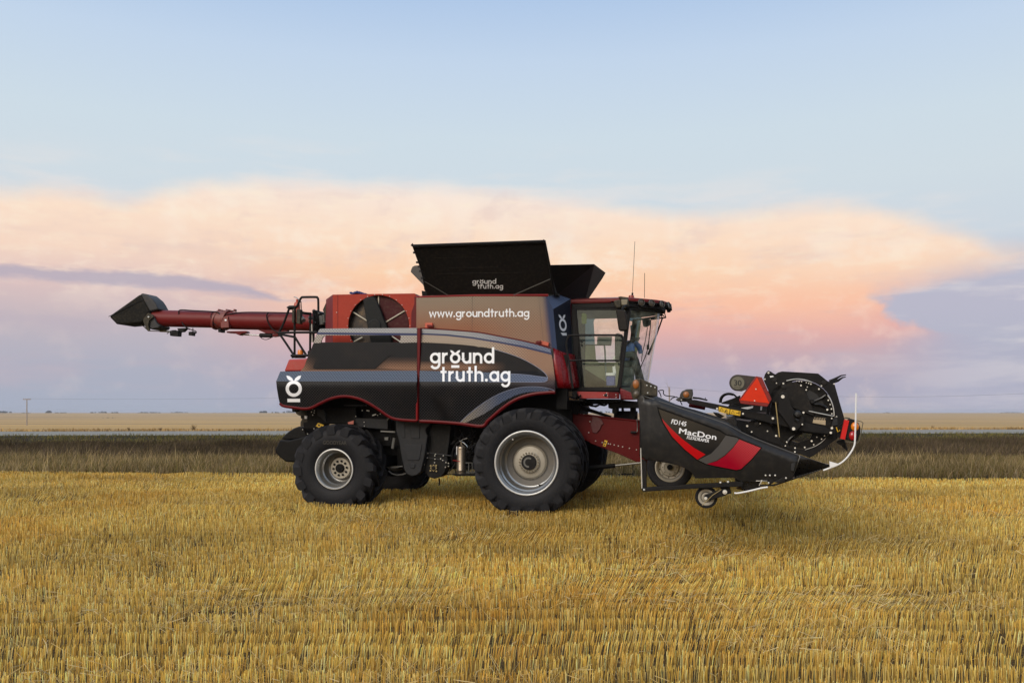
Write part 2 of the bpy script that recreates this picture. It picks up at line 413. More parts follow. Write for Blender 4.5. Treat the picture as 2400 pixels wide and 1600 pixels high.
AMB = mat('amber_lens', lin(232, 130, 20), 0.2, dust=0.05, coat=0.5, scale=20)
AMBD = mat('dusty_amber_lens', lin(150, 88, 34), 0.35, dust=0.2, scale=20)
RLNS = mat('red_lens', lin(170, 20, 26), 0.2, dust=0.05, coat=0.5)
SMOK = mat('dusty_lens', lin(66, 58, 46), 0.3, dust=0.15)
YEL = mat('yellow_label', lin(222, 178, 30), 0.5, dust=0.12)
INK = mat('black_ink', lin(22, 22, 22), 0.5, dust=0.0)
SIGN = mat('dirty_sign_face', lin(104, 100, 84), 0.5, dust=0.2)
CLTH = mat('blue_cloth', lin(72, 104, 158), 0.9, dust=0.02)
NAVY = mat('navy_rag', lin(32, 44, 92), 0.9, dust=0.02)
COOL = mat('blue_plastic', lin(72, 84, 150), 0.45, dust=0.03)
TRIM = mat('cab_grey_trim', lin(178, 196, 192), 0.7, dust=0.05)
TRIO = mat('cab_olive_trim', lin(204, 198, 150), 0.8, dust=0.1)
def tinted(m, k):
    t = m.node_tree; b = t.nodes['Principled BSDF']; h = N(t); tr = h.n('ShaderNodeBsdfTranslucent'); t.links.new(b.inputs['Base Color'].links[0].from_socket, tr.inputs[0])
    x = h.n('ShaderNodeMixShader'); x.inputs[0].default_value = k; t.links.new(b.outputs[0], x.inputs[1]); t.links.new(tr.outputs[0], x.inputs[2]); t.links.new(x.outputs[0], t.nodes['Material Output'].inputs[0]); return m
TWIN = tinted(mat('tinted_far_window', lin(160, 182, 180), 0.5, dust=0.05), .7); TDOOR = tinted(mat('dusty_far_door_glass', lin(178, 174, 128), 0.5, dust=0.15), .7)
SEAT = mat('seat_fabric', lin(48, 58, 54), 0.85, dust=0.02)
WOOD = mat('weathered_pole_wood', lin(150, 138, 128), 0.9, dust=0.05)
WIRE = mat('power_wire', lin(110, 108, 118), 0.6, dust=0.0)

def glass_mat(name='cab_glass', dirt=0.05):
    m = bpy.data.materials.new(name); m.use_nodes = True; t = m.node_tree; t.nodes.clear(); h = N(t)
    tr = h.n('ShaderNodeBsdfTransparent'); tr.inputs[0].default_value = (0.95, 0.98, 0.96, 1)
    gl = h.n('ShaderNodeBsdfGlossy'); gl.inputs['Roughness'].default_value = 0.03; gl.inputs['Color'].default_value = (0.9, 0.95, 0.92, 1)
    fr = h.n('ShaderNodeFresnel'); t.links.new(h.m('ADD', h.m('MULTIPLY', h.n('ShaderNodeNewGeometry').outputs['Backfacing'], 0.667 - 1.5), 1.5), fr.inputs[0])
    df = h.n('ShaderNodeBsdfDiffuse'); df.inputs[0].default_value = lin(190, 196, 176)
    co = h.n('ShaderNodeTexCoord').outputs['Object']
    mx = h.n('ShaderNodeMixShader'); t.links.new(h.m('MULTIPLY', h.step(h.noise(co, 6, 5, 0.6), 0.35, 0.8), dirt), mx.inputs[0])
    t.links.new(tr.outputs[0], mx.inputs[1]); t.links.new(df.outputs[0], mx.inputs[2])
    m2 = h.n('ShaderNodeMixShader'); t.links.new(fr.outputs[0], m2.inputs[0]); t.links.new(mx.outputs[0], m2.inputs[1]); t.links.new(gl.outputs[0], m2.inputs[2])
    o = h.n('ShaderNodeOutputMaterial'); t.links.new(m2.outputs[0], o.inputs[0]); return m
GLASS = glass_mat(); GLASSD = glass_mat('dusty_screen_glass', 0.34)

def wrap_mat(name, pitch, r0, rough=0.38):
    """vinyl: printed halftone dots (second colour) on a ground (first colour), both stored on the panel"""
    m = bpy.data.materials.new(name); m.use_nodes = True; t = m.node_tree; h = N(t); b = t.nodes['Principled BSDF']
    co = h.n('ShaderNodeTexCoord').outputs['Object']; sp = h.n('ShaderNodeSeparateXYZ'); t.links.new(co, sp.inputs[0])
    u = h.m('FRACT', h.m('DIVIDE', h.m('ADD', sp.outputs[0], sp.outputs[2]), pitch)); v = h.m('FRACT', h.m('DIVIDE', h.m('SUBTRACT', sp.outputs[0], sp.outputs[2]), pitch))
    uu = h.m('SUBTRACT', u, 0.5); vv = h.m('SUBTRACT', v, 0.5)
    d = h.m('SQRT', h.m('ADD', h.m('MULTIPLY', uu, uu), h.m('MULTIPLY', vv, vv)))
    a1 = h.n('ShaderNodeAttribute', attribute_name='tone').outputs[0]; a2 = h.n('ShaderNodeAttribute', attribute_name='dots').outputs[0]
    k = h.step(d, r0 + 0.06, r0 - 0.06)
    n1 = h.noise(co, 2.5, 6, 0.6)
    c = h.mix(k, a1, a2); c = h.mix(h.m('MULTIPLY', h.step(n1, 0.4, 0.75), 0.04), c, lin(120, 102, 84))
    t.links.new(c, b.inputs['Base Color']); b.inputs['Roughness'].default_value = rough
    t.links.new(h.m('ADD', rough - 0.06, h.m('MULTIPLY', n1, 0.14)), b.inputs['Roughness'])
    b.inputs['Specular IOR Level'].default_value = 0.09
    return m
WRAP = wrap_mat('halftone_vinyl_wrap', 0.056, 0.30)
DEC = wrap_mat('shield_decal_vinyl', 0.030, 0.26, 0.4)

# ------------------------------------------------------------------ lettering
S_ = 0.23
def arc(cx, cy, r, a0, a1, n=14):
    return [(cx + r * math.cos(rad(a0 + (a1 - a0) * i / n)), cy + r * math.sin(rad(a0 + (a1 - a0) * i / n))) for i in range(n + 1)]
def ell(cx, cy, r): return arc(cx, cy, r, 0, 360, 26)
GL = {'o': ([ell(.5, .5, .39)], 1.0), 'g': ([ell(.5, .5, .39), [(.89, 1.0), (.89, 0.0)] + arc(.5, -.04, .39, 0, -155)[0:]], 1.0),
      'r': ([[(.11, 0), (.11, 1.0)], arc(.50, .5, .39, 172, 84)], .62), 'u': ([[(.11, 1.0), (.11, .42)] + arc(.45, .43, .34, 180, 360), [(.79, 0), (.79, 1.0)]], .9),
      'n': ([[(.11, 0), (.11, 1.0)], arc(.45, .55, .34, 180, 0) + [(.79, 0)]], .9), 'd': ([ell(.5, .5, .39), [(.89, 0), (.89, 1.5)]], 1.0),
      't': ([[(.36, 0), (.36, 1.38)], [(.06, .91), (.68, .91)]], .72), 'h': ([[(.11, 0), (.11, 1.5)], arc(.45, .55, .34, 180, 0) + [(.79, 0)]], .9),
      'a': ([ell(.5, .5, .39), [(.89, 0), (.89, 1.0)]], 1.0), 'w': ([[(.08, 1.0), (.36, .06), (.66, .92), (.96, .06), (1.24, 1.0)]], 1.32), '.': ([], .32)}
LEAF = []
def leaf(cx, cy, s, side):
    a = [(0.02, 0), (.10, .20), (.30, .36), (.52, .40), (.46, .20), (.30, .05)]
    return [(cx + side * x * s, cy + y * s) for x, y in a]
def ribbon(mb, pl, w, fn, k):
    n = len(pl); lf = []; rt = []; cl = abs(pl[0][0] - pl[-1][0]) + abs(pl[0][1] - pl[-1][1]) < 1e-6
    for i in range(n):
        a = pl[i - 1] if i else (pl[-2] if cl else pl[0]); b = pl[i + 1] if i < n - 1 else (pl[1] if cl else pl[-1])
        tx, ty = b[0] - a[0], b[1] - a[1]; l = math.hypot(tx, ty) or 1
        sc = 1.0
        if 0 < i < n - 1:
            d1 = (pl[i][0] - a[0], pl[i][1] - a[1]); l1 = math.hypot(*d1) or 1
            cosv = (d1[0] * tx + d1[1] * ty) / l1 / l; sc = min(1 / max(cosv, 0.35), 2.2)
        nx, ny = -ty / l * w / 2 * sc, tx / l * w / 2 * sc
        lf.append(fn(pl[i][0] + nx, pl[i][1] + ny, k)); rt.append(fn(pl[i][0] - nx, pl[i][1] - ny, k))
    mb.add(lf + rt, [(i, n + i, n + i + 1, i + 1) for i in range(n - 1)])
def stroke_text(mb, txt, fn, gap=0.15):
    x = 0.0
    for ch in txt:
        key = 'o' if ch == 'O' else ch
        st, w = GL[key]
        for k, pl in enumerate(st): ribbon(mb, [(x + a, b) for a, b in pl], S_, fn, k)
        if ch == '.': mb.add([fn(x + .16 + .15 * math.cos(t * .524), .14 + .15 * math.sin(t * .524), 0) for t in range(12)], [tuple(range(12))])
        if ch == 'O':
            for sd in (-1, 1): mb.add([fn(a, b, 2 + (sd > 0)) for a, b in leaf(x + .5, .86, 0.92, sd)], [tuple(range(6))])
            ribbon(mb, [(x + .12, -.28), (x + .90, -.28)], S_ * 1.05, fn, 2)
        x += w + gap
    return x - gap
def text_width(txt, gap=0.15): return sum(GL['o' if c == 'O' else c][1] + gap for c in txt) - gap
def decal_fn(p0, p1, width, xh, yf, off=0.006):
    """baseline from photograph position p0 to p1 over `width` units, x-height xh px"""
    ex = ((p1[0] - p0[0]) / width, (p1[1] - p0[1]) / width)
    def fn(x, y, k):
        px = p0[0] + ex[0] * x; py = p0[1] + ex[1] * x - y * xh
        return L(px, py, yf(px, py) - off - 0.0006 * k)
    return fn
def font_text(mb, txt, p0, p1, cap, yf, off=0.006, shear=0.0, lean=0.0, bold=0.0, m=0, stretch=1.0):
    """plain lettering set along the line p0 -> p1, cap height in px; lean shifts the tops sideways"""
    cu = bpy.data.curves.new('lettering', 'FONT'); cu.body = txt; cu.size = 1.0; cu.offset = bold; cu.resolution_u = 3
    ob = bpy.data.objects.new('lettering', cu); C.objects.link(ob)
    dg = bpy.context.evaluated_depsgraph_get(); me = ob.evaluated_get(dg).to_mesh()
    vs = [(v.co.x, v.co.y) for v in me.vertices]; fs = [tuple(p.vertices) for p in me.polygons]
    ob.evaluated_get(dg).to_mesh_clear(); bpy.data.objects.remove(ob); bpy.data.curves.remove(cu)
    x0 = min(a for a, b in vs); x1 = max(a for a, b in vs); y1 = max(b for a, b in vs)
    h = 0.70
    out = []
    for a, b in vs:
        u = (a - x0) / (x1 - x0); px = p0[0] + (p1[0] - p0[0]) * u + lean * b / h; py = p0[1] + (p1[1] - p0[1]) * u - b / h * cap
        out.append(L(px, py, yf(px, py) - off))
    mb.add(out, fs, m)
def emblem(mb, c, r, yf, sx=1.0, off=0.006, tilt=0.0, leafs=1.0):
    """ring with two leaves over it and a bar beneath"""
    def fn(x, y, k):
        px = c[0] + x * r * sx + tilt * y * r; py = c[1] - y * r; return L(px, py, yf(px, py) - off - 0.0006 * k)
    ribbon(mb, arc(0, 0, .8, 0, 360, 36), .40, fn, 0)
    for sd in (-1, 1): mb.add([fn(a, b, 1 + (sd > 0)) for a, b in leaf(0, 0.92, 1.75, sd)], [tuple(range(6))])
    ribbon(mb, [(-.78, -1.45), (.78, -1.45)], .42, fn, 0)

# ================================================================== THE COMBINE
CO = thing('combine_harvester', 'red and black combine harvester with dual front tyres standing on the stubble field', 'combine harvester')

# ---- side panels ----
def prof(py, pts):
    for (a, ya), (b, yb) in zip(pts, pts[1:]):
        if py <= b: return ya + (yb - ya) * max(0.0, min(1.0, (py - a) / (b - a)))
    return pts[-1][1]
PR = [(768, -1.655), (800, -1.69), (869, -1.735), (896, -1.85), (905, -1.86), (990, -1.73)]
def ypan(px, py): return prof(py, PR)
def lum(c, k): return tuple(x * k for x in c[:3]) + (1,)
T_TAN = lin(168, 152, 134); T_GRY = lin(158, 158, 158); T_BLU = lin(52, 60, 94); T_BAND = lin(88, 98, 114); T_BLK = lin(24, 24, 27); D_BLK = lin(12, 12, 14)  # wrap tones with sky and ground reflections painted in
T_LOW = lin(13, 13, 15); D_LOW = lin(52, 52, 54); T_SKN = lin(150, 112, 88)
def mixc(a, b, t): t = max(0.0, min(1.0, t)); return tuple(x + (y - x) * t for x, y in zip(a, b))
def poly_y(line, px):
    for (ax, ay), (bx, by) in zip(line, line[1:]):
        if ax <= px <= bx: return ay + (by - ay) * (px - ax) / (bx - ax)
    return line[0][1] if px < line[0][0] else line[-1][1]

ro = q('a', '700,508 1000,504 1740,500 1740,800 1740,1200 1740,1492 1600,1484 1500,1468 1430,1440 1330,1370 1200,1290 1080,1245 950,1230 820,1250 700,1300 600,1352 520,1362 430,1352 300,1333 255,1308 240,1240 225,1150 218,1075 262,970 480,966 520,920 545,850 600,720 640,600 680,520')
hole = q('a', '702,655 716,610 735,588 760,580 1200,578 1555,578 1569,592 1550,655')
r_lines = [q('a', '672,548 1740,556'), q('a', '662,570 1740,582'), q('a', '626,663 690,663'), q('a', '1560,661 1740,656'), q('a', '262,970 1740,962'), q('a', '218,1075 1740,1080')]
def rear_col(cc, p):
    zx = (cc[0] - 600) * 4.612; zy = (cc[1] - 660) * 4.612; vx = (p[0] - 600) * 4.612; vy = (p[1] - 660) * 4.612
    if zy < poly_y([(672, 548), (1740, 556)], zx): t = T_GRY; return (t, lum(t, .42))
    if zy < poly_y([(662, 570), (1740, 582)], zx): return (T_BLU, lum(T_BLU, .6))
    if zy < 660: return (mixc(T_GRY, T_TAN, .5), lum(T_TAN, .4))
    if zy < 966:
        sk = max(0.0, 1 - abs(vy - 930) / 95) * max(0.0, min(1.0, (vx - 1230) / 200)); sk = max(sk, max(0.0, 1 - (vx - 530) / 130) * max(0.0, min(1.0, (vy - 800) / 140)) * 0.75)  # warm horizon glow painted into the black ground tone
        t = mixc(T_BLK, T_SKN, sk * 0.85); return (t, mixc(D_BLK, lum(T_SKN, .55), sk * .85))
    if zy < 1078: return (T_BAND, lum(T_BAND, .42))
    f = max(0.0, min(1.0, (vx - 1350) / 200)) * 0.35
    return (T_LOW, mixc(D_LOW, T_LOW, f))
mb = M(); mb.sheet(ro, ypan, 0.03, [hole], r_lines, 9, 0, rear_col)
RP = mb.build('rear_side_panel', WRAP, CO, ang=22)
# raised recess plate with the embossed maker's lettering
mb = M(); mb.sheet(q('a', '672,790 1480,796 1440,800 1300,930 1280,940 640,944 616,925'), lambda a, b: ypan(a, b) - 0.010, 0.012, (), (), 14, 0, lambda c, p: (T_BLK, D_BLK))
mb.build('name_plate', WRAP, RP)
EMBM = mat('embossed_black', lin(24, 24, 26), 0.4, dust=0.0, spec=.1)
mb = M(); font_text(mb, 'CASE', q1('a', 670, 912), q1('a', 1050, 915), 15.5, lambda a, b: ypan(a, b) - 0.011, 0.003, bold=-0.012)
mb.build('embossed_lettering', EMBM, RP); mb = M(); font_text(mb, 'IH', q1('a', 1090, 880), q1('a', 1195, 880), 9, lambda a, b: ypan(a, b) - 0.011, 0.003, bold=-0.012)
mb.build('embossed_lettering', EMBM, RP)
mb = M(); emblem(mb, q1('a', 408, 1155), 19.0, ypan); mb.build('emblem', VINYL, RP)
# dark red trim along the lower edge
edge_r = spline(q('a', '262,1312 300,1340 430,1360 520,1370 600,1360 700,1310 820,1258 950,1236 1080,1252 1200,1298 1330,1378 1430,1448 1500,1478 1600,1492 1735,1500'), 4)
mb = M(); mb.tube([L(a, b, ypan(a, b) + 0.02) for a, b in edge_r], 0.034, 8); mb.build('lower_trim', REDD, RP)
mb = M(); mb.prism(P3('a', '1742,500 1776,505 1768,1000 1760,1500 1728,1500 1740,1000', -1.75), -1.4); DV = mb.build('panel_divider', REDD, CO, bevel=0.01)
mb = M(); mb.tube([L(a, b, -1.78) for a, b in q('a', '1742,1090 1740,1502')], 0.022); mb.build('divider_edge', RED, DV)

fo = q('j', '28,176 200,181 560,206 860,233 1150,286 1400,334 1660,394 1870,457 1890,560 1905,650 1920,790 1935,900 1940,1066 1800,1076 1640,1092 1480,1132 1320,1202 1180,1300 1060,1400 980,1470 900,1545 600,1510 300,1488 14,1475 20,900')
b_top = q('j', '26,243 400,258 760,298 1130,358 1500,428 1872,520'); b_bot = q('j', '26,266 400,283 760,322 1130,382 1500,455 1880,550')
lens_t = q('j', '24,375 300,385 700,415 1050,465 1300,540 1500,620 1700,735 1800,820 1832,884')
band_t = q('j', '20,775 900,795 1310,820 1500,830 1780,866 1832,884'); band_b = q('j', '20,928 1000,932 1700,935 1800,925 1832,900')
la_t = q('j', '590,1508 700,1400 850,1280 1050,1150 1250,1060 1450,1010 1650,1000 1800,1015 1900,1045 1930,1066')
la_b = q('j', '660,1512 900,1400 1000,1340 1150,1240 1330,1140 1500,1085 1700,1065 1900,1064')
def front_col(cc, p):  # print with painted reflections, bounded by the panel creases
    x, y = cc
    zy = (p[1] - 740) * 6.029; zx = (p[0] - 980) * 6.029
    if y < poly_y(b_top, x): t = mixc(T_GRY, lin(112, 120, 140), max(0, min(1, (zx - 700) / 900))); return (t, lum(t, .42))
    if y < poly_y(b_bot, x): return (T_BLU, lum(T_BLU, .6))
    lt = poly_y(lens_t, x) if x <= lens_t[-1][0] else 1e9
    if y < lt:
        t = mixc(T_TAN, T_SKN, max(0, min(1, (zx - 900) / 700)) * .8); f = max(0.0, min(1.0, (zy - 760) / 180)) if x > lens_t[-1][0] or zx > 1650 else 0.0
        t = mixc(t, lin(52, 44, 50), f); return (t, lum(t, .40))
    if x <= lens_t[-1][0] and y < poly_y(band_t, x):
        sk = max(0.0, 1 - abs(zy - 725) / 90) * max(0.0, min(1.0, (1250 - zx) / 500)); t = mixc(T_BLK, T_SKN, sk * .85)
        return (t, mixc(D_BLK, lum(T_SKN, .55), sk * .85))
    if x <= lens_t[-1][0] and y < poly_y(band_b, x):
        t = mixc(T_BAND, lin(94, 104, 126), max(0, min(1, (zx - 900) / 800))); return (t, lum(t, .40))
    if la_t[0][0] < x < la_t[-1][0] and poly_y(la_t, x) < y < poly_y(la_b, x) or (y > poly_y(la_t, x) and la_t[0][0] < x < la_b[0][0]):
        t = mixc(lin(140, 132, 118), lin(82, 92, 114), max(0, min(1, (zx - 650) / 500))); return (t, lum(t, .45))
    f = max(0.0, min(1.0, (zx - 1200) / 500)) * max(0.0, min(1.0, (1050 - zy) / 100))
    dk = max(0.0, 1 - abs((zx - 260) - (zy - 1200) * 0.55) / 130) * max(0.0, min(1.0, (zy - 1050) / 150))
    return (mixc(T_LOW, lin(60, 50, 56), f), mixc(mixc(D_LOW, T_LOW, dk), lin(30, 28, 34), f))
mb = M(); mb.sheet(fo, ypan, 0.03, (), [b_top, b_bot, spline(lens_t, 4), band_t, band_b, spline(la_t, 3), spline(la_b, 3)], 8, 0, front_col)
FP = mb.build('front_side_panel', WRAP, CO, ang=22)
edge_f = spline(q('j', '20,1484 300,1496 600,1520 900,1556 985,1480 1066,1410 1186,1308 1326,1210 1482,1140 1642,1100 1800,1084 1935,1076'), 4)
mb = M(); mb.tube([L(a, b, ypan(a, b) + 0.02) for a, b in edge_f], 0.036, 8); mb.build('lower_trim', REDD, FP)
mb = M(); w = text_width('grOund'); stroke_text(mb, 'grOund', decal_fn(q1('j', 168, 672), q1('j', 1075, 672), w, 25.4, ypan))
w = text_width('truth.ag'); stroke_text(mb, 'truth.ag', decal_fn(q1('j', 308, 926), q1('j', 1302, 928), w, 24.6, ypan))
mb.build('lettering', VINYL, FP)
mb = M()
for pl in (lens_t[3:], band_t[2:], band_b[1:], la_t):
    mb.tube([L(a, b, ypan(a, b) - 0.002) for a, b in spline(pl, 4)], 0.0045, 4)
mb.build('panel_crease', mat('crease_edge_highlight_vinyl', lin(150, 156, 176), 0.25, dust=0.0), FP)
mb = M(); mb.tube([L(a, b, ypan(a, b) + 0.0) for a, b in spline(fo[:8], 3)], 0.012, 6); mb.build('upper_trim', REDD, FP)

# ---- grain tank ----
def ytk(px, py): return -1.60
side = q('b', '120,728 720,712 1440,713 1533,716 1560,1000 1590,1300 1600,1330 900,1250 120,1150')
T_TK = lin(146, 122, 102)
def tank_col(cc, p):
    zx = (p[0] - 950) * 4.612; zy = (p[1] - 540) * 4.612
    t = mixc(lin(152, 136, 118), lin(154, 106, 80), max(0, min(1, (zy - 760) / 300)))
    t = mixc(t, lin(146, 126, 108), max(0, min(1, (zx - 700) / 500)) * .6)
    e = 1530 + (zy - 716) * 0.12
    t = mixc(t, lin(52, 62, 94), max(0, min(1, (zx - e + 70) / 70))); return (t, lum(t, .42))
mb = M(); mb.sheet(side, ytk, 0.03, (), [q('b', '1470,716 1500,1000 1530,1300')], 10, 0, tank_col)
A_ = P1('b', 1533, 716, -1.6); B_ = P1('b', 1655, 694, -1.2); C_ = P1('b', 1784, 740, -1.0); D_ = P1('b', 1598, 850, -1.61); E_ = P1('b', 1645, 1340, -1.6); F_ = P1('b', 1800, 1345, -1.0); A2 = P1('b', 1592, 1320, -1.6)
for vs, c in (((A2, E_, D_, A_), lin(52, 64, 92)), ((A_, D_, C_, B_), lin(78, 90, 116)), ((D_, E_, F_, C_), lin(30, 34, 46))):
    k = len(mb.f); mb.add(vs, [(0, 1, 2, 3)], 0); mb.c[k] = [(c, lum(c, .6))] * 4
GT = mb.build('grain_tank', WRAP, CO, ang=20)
zt = P1('b', 700, 712, -1.6).z; xr = P1('b', 120, 730, -1.6).x; xf = P1('b', 1600, 900, -1.6).x
mb = M(); mb.box((xr + .02, -1.56, 2.5), (xf - .1, 1.56, zt - .03)); mb.box((xf - .1, -1.0, 2.5), (F_.x - .02, 1.0, zt - .1)); mb.build('tank_body', REDD, GT, bevel=0.02)
mb = M(); mb.tube([P1('b', 118, 722, -1.57), P1('b', 720, 704, -1.57), P1('b', 1545, 700, -1.57)], 0.024, 8); mb.build('tank_rim', RED, GT)
mb = M(); w = text_width('www.groundtruth.ag', .10); stroke_text(mb, 'www.groundtruth.ag', decal_fn(q1('b', 256, 938), q1('b', 1340, 932), w, 13.4, ytk), .10); mb.build('lettering', VINYL, GT)
def ynav(px, py):
    t = (px - D_px) / (C_px - D_px); return -1.61 + 0.61 * t
D_px = q1('b', 1612, 850)[0]; C_px = q1('b', 1790, 740)[0]
mb = M(); emblem(mb, q1('b', 1703, 1020), 15.0, ynav, 0.58, 0.01, -0.10); mb.build('emblem', VINYL, GT)
mb = M()
for a, b in (('724,712', '722,1085'), ('1440,713', '1492,1195')):
    (x0, y0), (x1, y1) = q('b', a)[0], q('b', b)[0]
    mb.add([L(x0 - .4, y0, -1.603), L(x0 + .4, y0, -1.603), L(x1 + .4, y1, -1.603), L(x1 - .4, y1, -1.603)], [(3, 2, 1, 0)])
mb.build('panel_seam', INK, GT)
for nm, box, in (('tank_latch', '212,997 292,997 292,1052 212,1052'), ('tank_latch', '1405,1196 1470,1190 1552,1210 1545,1252 1410,1215')):
    mb = M(); mb.prism(P3('b', box, -1.66), -1.6); o = mb.build(nm, mat('latch_orange_paint', lin(196, 84, 56), .5), GT, bevel=.006)
mb = M(); mb.prism(P3('b', '232,1018 300,1022 298,1045 236,1045', -1.70), -1.66); mb.prism(P3('b', '1405,1196 1465,1190 1460,1222 1412,1215', -1.71), -1.66); mb.build('latch_handle', REDD, GT, bevel=.006)
# covers
def yflap(px, py): return -1.50 - 0.72 * max(0.0, min(1.0, (691 - py) / 126))
ff = q('b', '70,158 92,176 1495,128 1512,128 1560,380 1612,690 1590,697 900,700 245,702 205,640 190,520 150,380 110,270')
mb = M(); mb.sheet(ff, yflap, 0.012, (), (), 16); FL = mb.build('tank_cover', FLAP, CO)
mb = M()
mb.tube([P1('b', 66, 150, yflap(0, 572) - .0), P1('b', 90, 168, yflap(0, 575)), P1('b', 1492, 120, yflap(0, 566)), P1('b', 1505, 108, yflap(0, 564))], 0.03, 6)
mb.tube([P1('b', 1505, 108, -2.21), P1('b', 1560, 380, -1.98), P1('b', 1612, 690, -1.5)], 0.02, 6)
for zx, zy in ((100, 240), (132, 345), (150, 390), (165, 440), (185, 515)): mb.box(P1('b', zx - 14, zy + 10, -2.0) + Vector((0, -.02, 0)), P1('b', zx + 10, zy - 10, -2.0) + Vector((0, .02, 0)))
mb.build('cover_rim', BLK, FL)
mb = M(); mb.rod(P1('b', 210, 552, -1.92), P1('b', 462, 700, -1.62), .007, 6); mb.rod(P1('b', 1565, 526, -1.95), P1('b', 1172, 697, -1.62), .007, 6); mb.build('stay_cable', GREY, FL)
mb = M()
for t_ in ('290,302 760,290', '470,408 1000,398', '330,470 1300,455', '100,196 1490,152'): mb.tube([L(a, b, yflap(a, b) - .002) for a, b in q('b', t_)], .006, 5)
mb.build('cover_rib', FLAP, FL)
mb = M(); w = text_width('grOund'); stroke_text(mb, 'grOund', decal_fn(q1('b', 724, 578), q1('b', 982, 576), w, 8.2, yflap, .008))
w = text_width('truth.ag'); stroke_text(mb, 'truth.ag', decal_fn(q1('b', 778, 630), q1('b', 1056, 628), w, 8.0, yflap, .008)); mb.build('lettering', VINYL, FL)
mb = M()
Tn = P1('b', 2045, 368, -1.2); Tf = P1('b', 2165, 458, 0.72); Hn = P1('b', 1645, 690, -1.2); Hf = Vector((Hn.x + .25, .72, Hn.z)); G_ = P1('b', 1550, 378, -1.97); Tk = P1('b', 2128, 522, .72)
mb.add([Hn, Hf, Tk, Tf, Tn], [(0, 1, 2, 3, 4)]); mb.add([Hn, Tn, G_], [(0, 1, 2)]); G2 = P1('b', 1612, 690, -1.5); mb.add([Hn, G_, G2], [(0, 1, 2)])
o = mb.build('tank_cover', FLAP, CO, smooth=False); sm = o.modifiers.new('sheet', 'SOLIDIFY'); sm.thickness = .012
mb = M(); pts = P3('b', '160,376 100,380 76,392 62,420 57,448 190,585 210,640', -1.05); mb.prism(pts, 0.9); mb.build('tank_cover', mat('grey_cover_sheet', lin(64, 58, 54), .6), CO, bevel=.01)
mb = M(); far = [(xr + .1, 1.5, zt), (xf, 1.5, zt), (xf + .1, 2.2, zt + .75), (xr - .1, 2.2, zt + .75)]; mb.add(far, [(0, 1, 2, 3)]); o = mb.build('tank_cover', FLAP, CO); sm = o.modifiers.new('sheet', 'SOLIDIFY'); sm.thickness = .012
mb = M(); mb.prism(P3('b', '175,650 245,660 250,710 180,712', -1.5), -1.3); mb.prism(P3('b', '1600,670 1650,675 1655,705 1605,700', -1.5), -1.3); mb.build('cover_hinge', DARK, FL, bevel=.008)

# ---- engine housing with rotary air screen ----
yb = -1.30
face = q('a', '830,140 1300,132 1712,127 1735,155 1735,760 830,760')
circ = [q1('a', 1325 + 330 * math.cos(t), 475 + 330 * math.sin(t)) for t in [i * 2 * math.pi / 40 for i in range(40)]]
mb = M(); mb.sheet(face, yb, 0.03, [circ], (), 40)
t0, t1 = P1('a', 830, 140, yb), P1('a', 757, 192, yb + .3); b0, b1 = P1('a', 830, 760, yb), P1('a', 745, 760, yb + .3)
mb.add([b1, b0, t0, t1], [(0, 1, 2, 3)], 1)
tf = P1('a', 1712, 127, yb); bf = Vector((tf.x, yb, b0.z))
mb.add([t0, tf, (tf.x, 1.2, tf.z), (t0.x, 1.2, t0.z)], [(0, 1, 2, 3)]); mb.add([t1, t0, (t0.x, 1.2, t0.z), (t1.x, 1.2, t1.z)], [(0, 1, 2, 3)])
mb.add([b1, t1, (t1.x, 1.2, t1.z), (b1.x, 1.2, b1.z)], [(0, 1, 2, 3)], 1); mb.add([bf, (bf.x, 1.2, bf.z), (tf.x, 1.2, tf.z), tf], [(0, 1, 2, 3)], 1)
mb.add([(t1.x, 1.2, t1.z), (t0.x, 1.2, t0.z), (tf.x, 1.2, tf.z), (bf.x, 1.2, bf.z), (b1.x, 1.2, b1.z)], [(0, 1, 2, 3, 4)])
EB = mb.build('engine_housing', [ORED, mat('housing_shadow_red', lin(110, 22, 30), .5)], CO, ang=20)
mb = M(); (x0, y0), (x1, y1) = q1('a', 884, 142), q1('a', 884, 500); mb.add([L(x0 - .5, y0, yb - .003), L(x0 + .5, y0, yb - .003), L(x1 + .5, y1, yb - .003), L(x1 - .5, y1, yb - .003)], [(3, 2, 1, 0)]); mb.build('panel_seam', REDD, EB)
def screen_mat():
    m = bpy.data.materials.new('perforated_air_screen'); m.use_nodes = True; t = m.node_tree; h = N(t); b = t.nodes['Principled BSDF']
    co = h.n('ShaderNodeTexCoord').outputs['Object']
    mp = h.n('ShaderNodeMapping'); t.links.new(co, mp.inputs[0]); mp.inputs['Scale'].default_value = (1, 0.0, 1)
    vo = h.n('ShaderNodeTexVoronoi'); t.links.new(mp.outputs[0], vo.inputs['Vector']); vo.inputs['Scale'].default_value = 46
    n = h.noise(co, 4, 5, .6)
    c = h.mix(h.step(vo.outputs['Distance'], .25, .45), lin(20, 17, 14), h.mix(h.step(n, .45, .7), lin(38, 30, 25), lin(96, 78, 54)))
    t.links.new(c, b.inputs['Base Color']); b.inputs['Metallic'].default_value = .3; b.inputs['Roughness'].default_value = .5; return m
cc3 = P1('a', 1325, 475, yb); R3 = abs(P1('a', 1655, 475, yb).x - cc3.x)
mb = M(); mb.rev([(R3 - .004, .012), (R3 - .004, .12), (.02, .12)], cc3, (0, 1, 0), 48, caps=False); SC = mb.build('rotary_screen', screen_mat(), EB)
mb = M()
for a, b in (('1040,322', '1215,432'), ('1390,446', '1608,315'), ('1325,150', '1325,250'), ('1035,662', '1150,600'), ('1470,590', '1560,650')):
    p, r = P3('a', a, yb + .07)[0], P3('a', b, yb + .07)[0]; mb.rod(p, r, .013, 6)
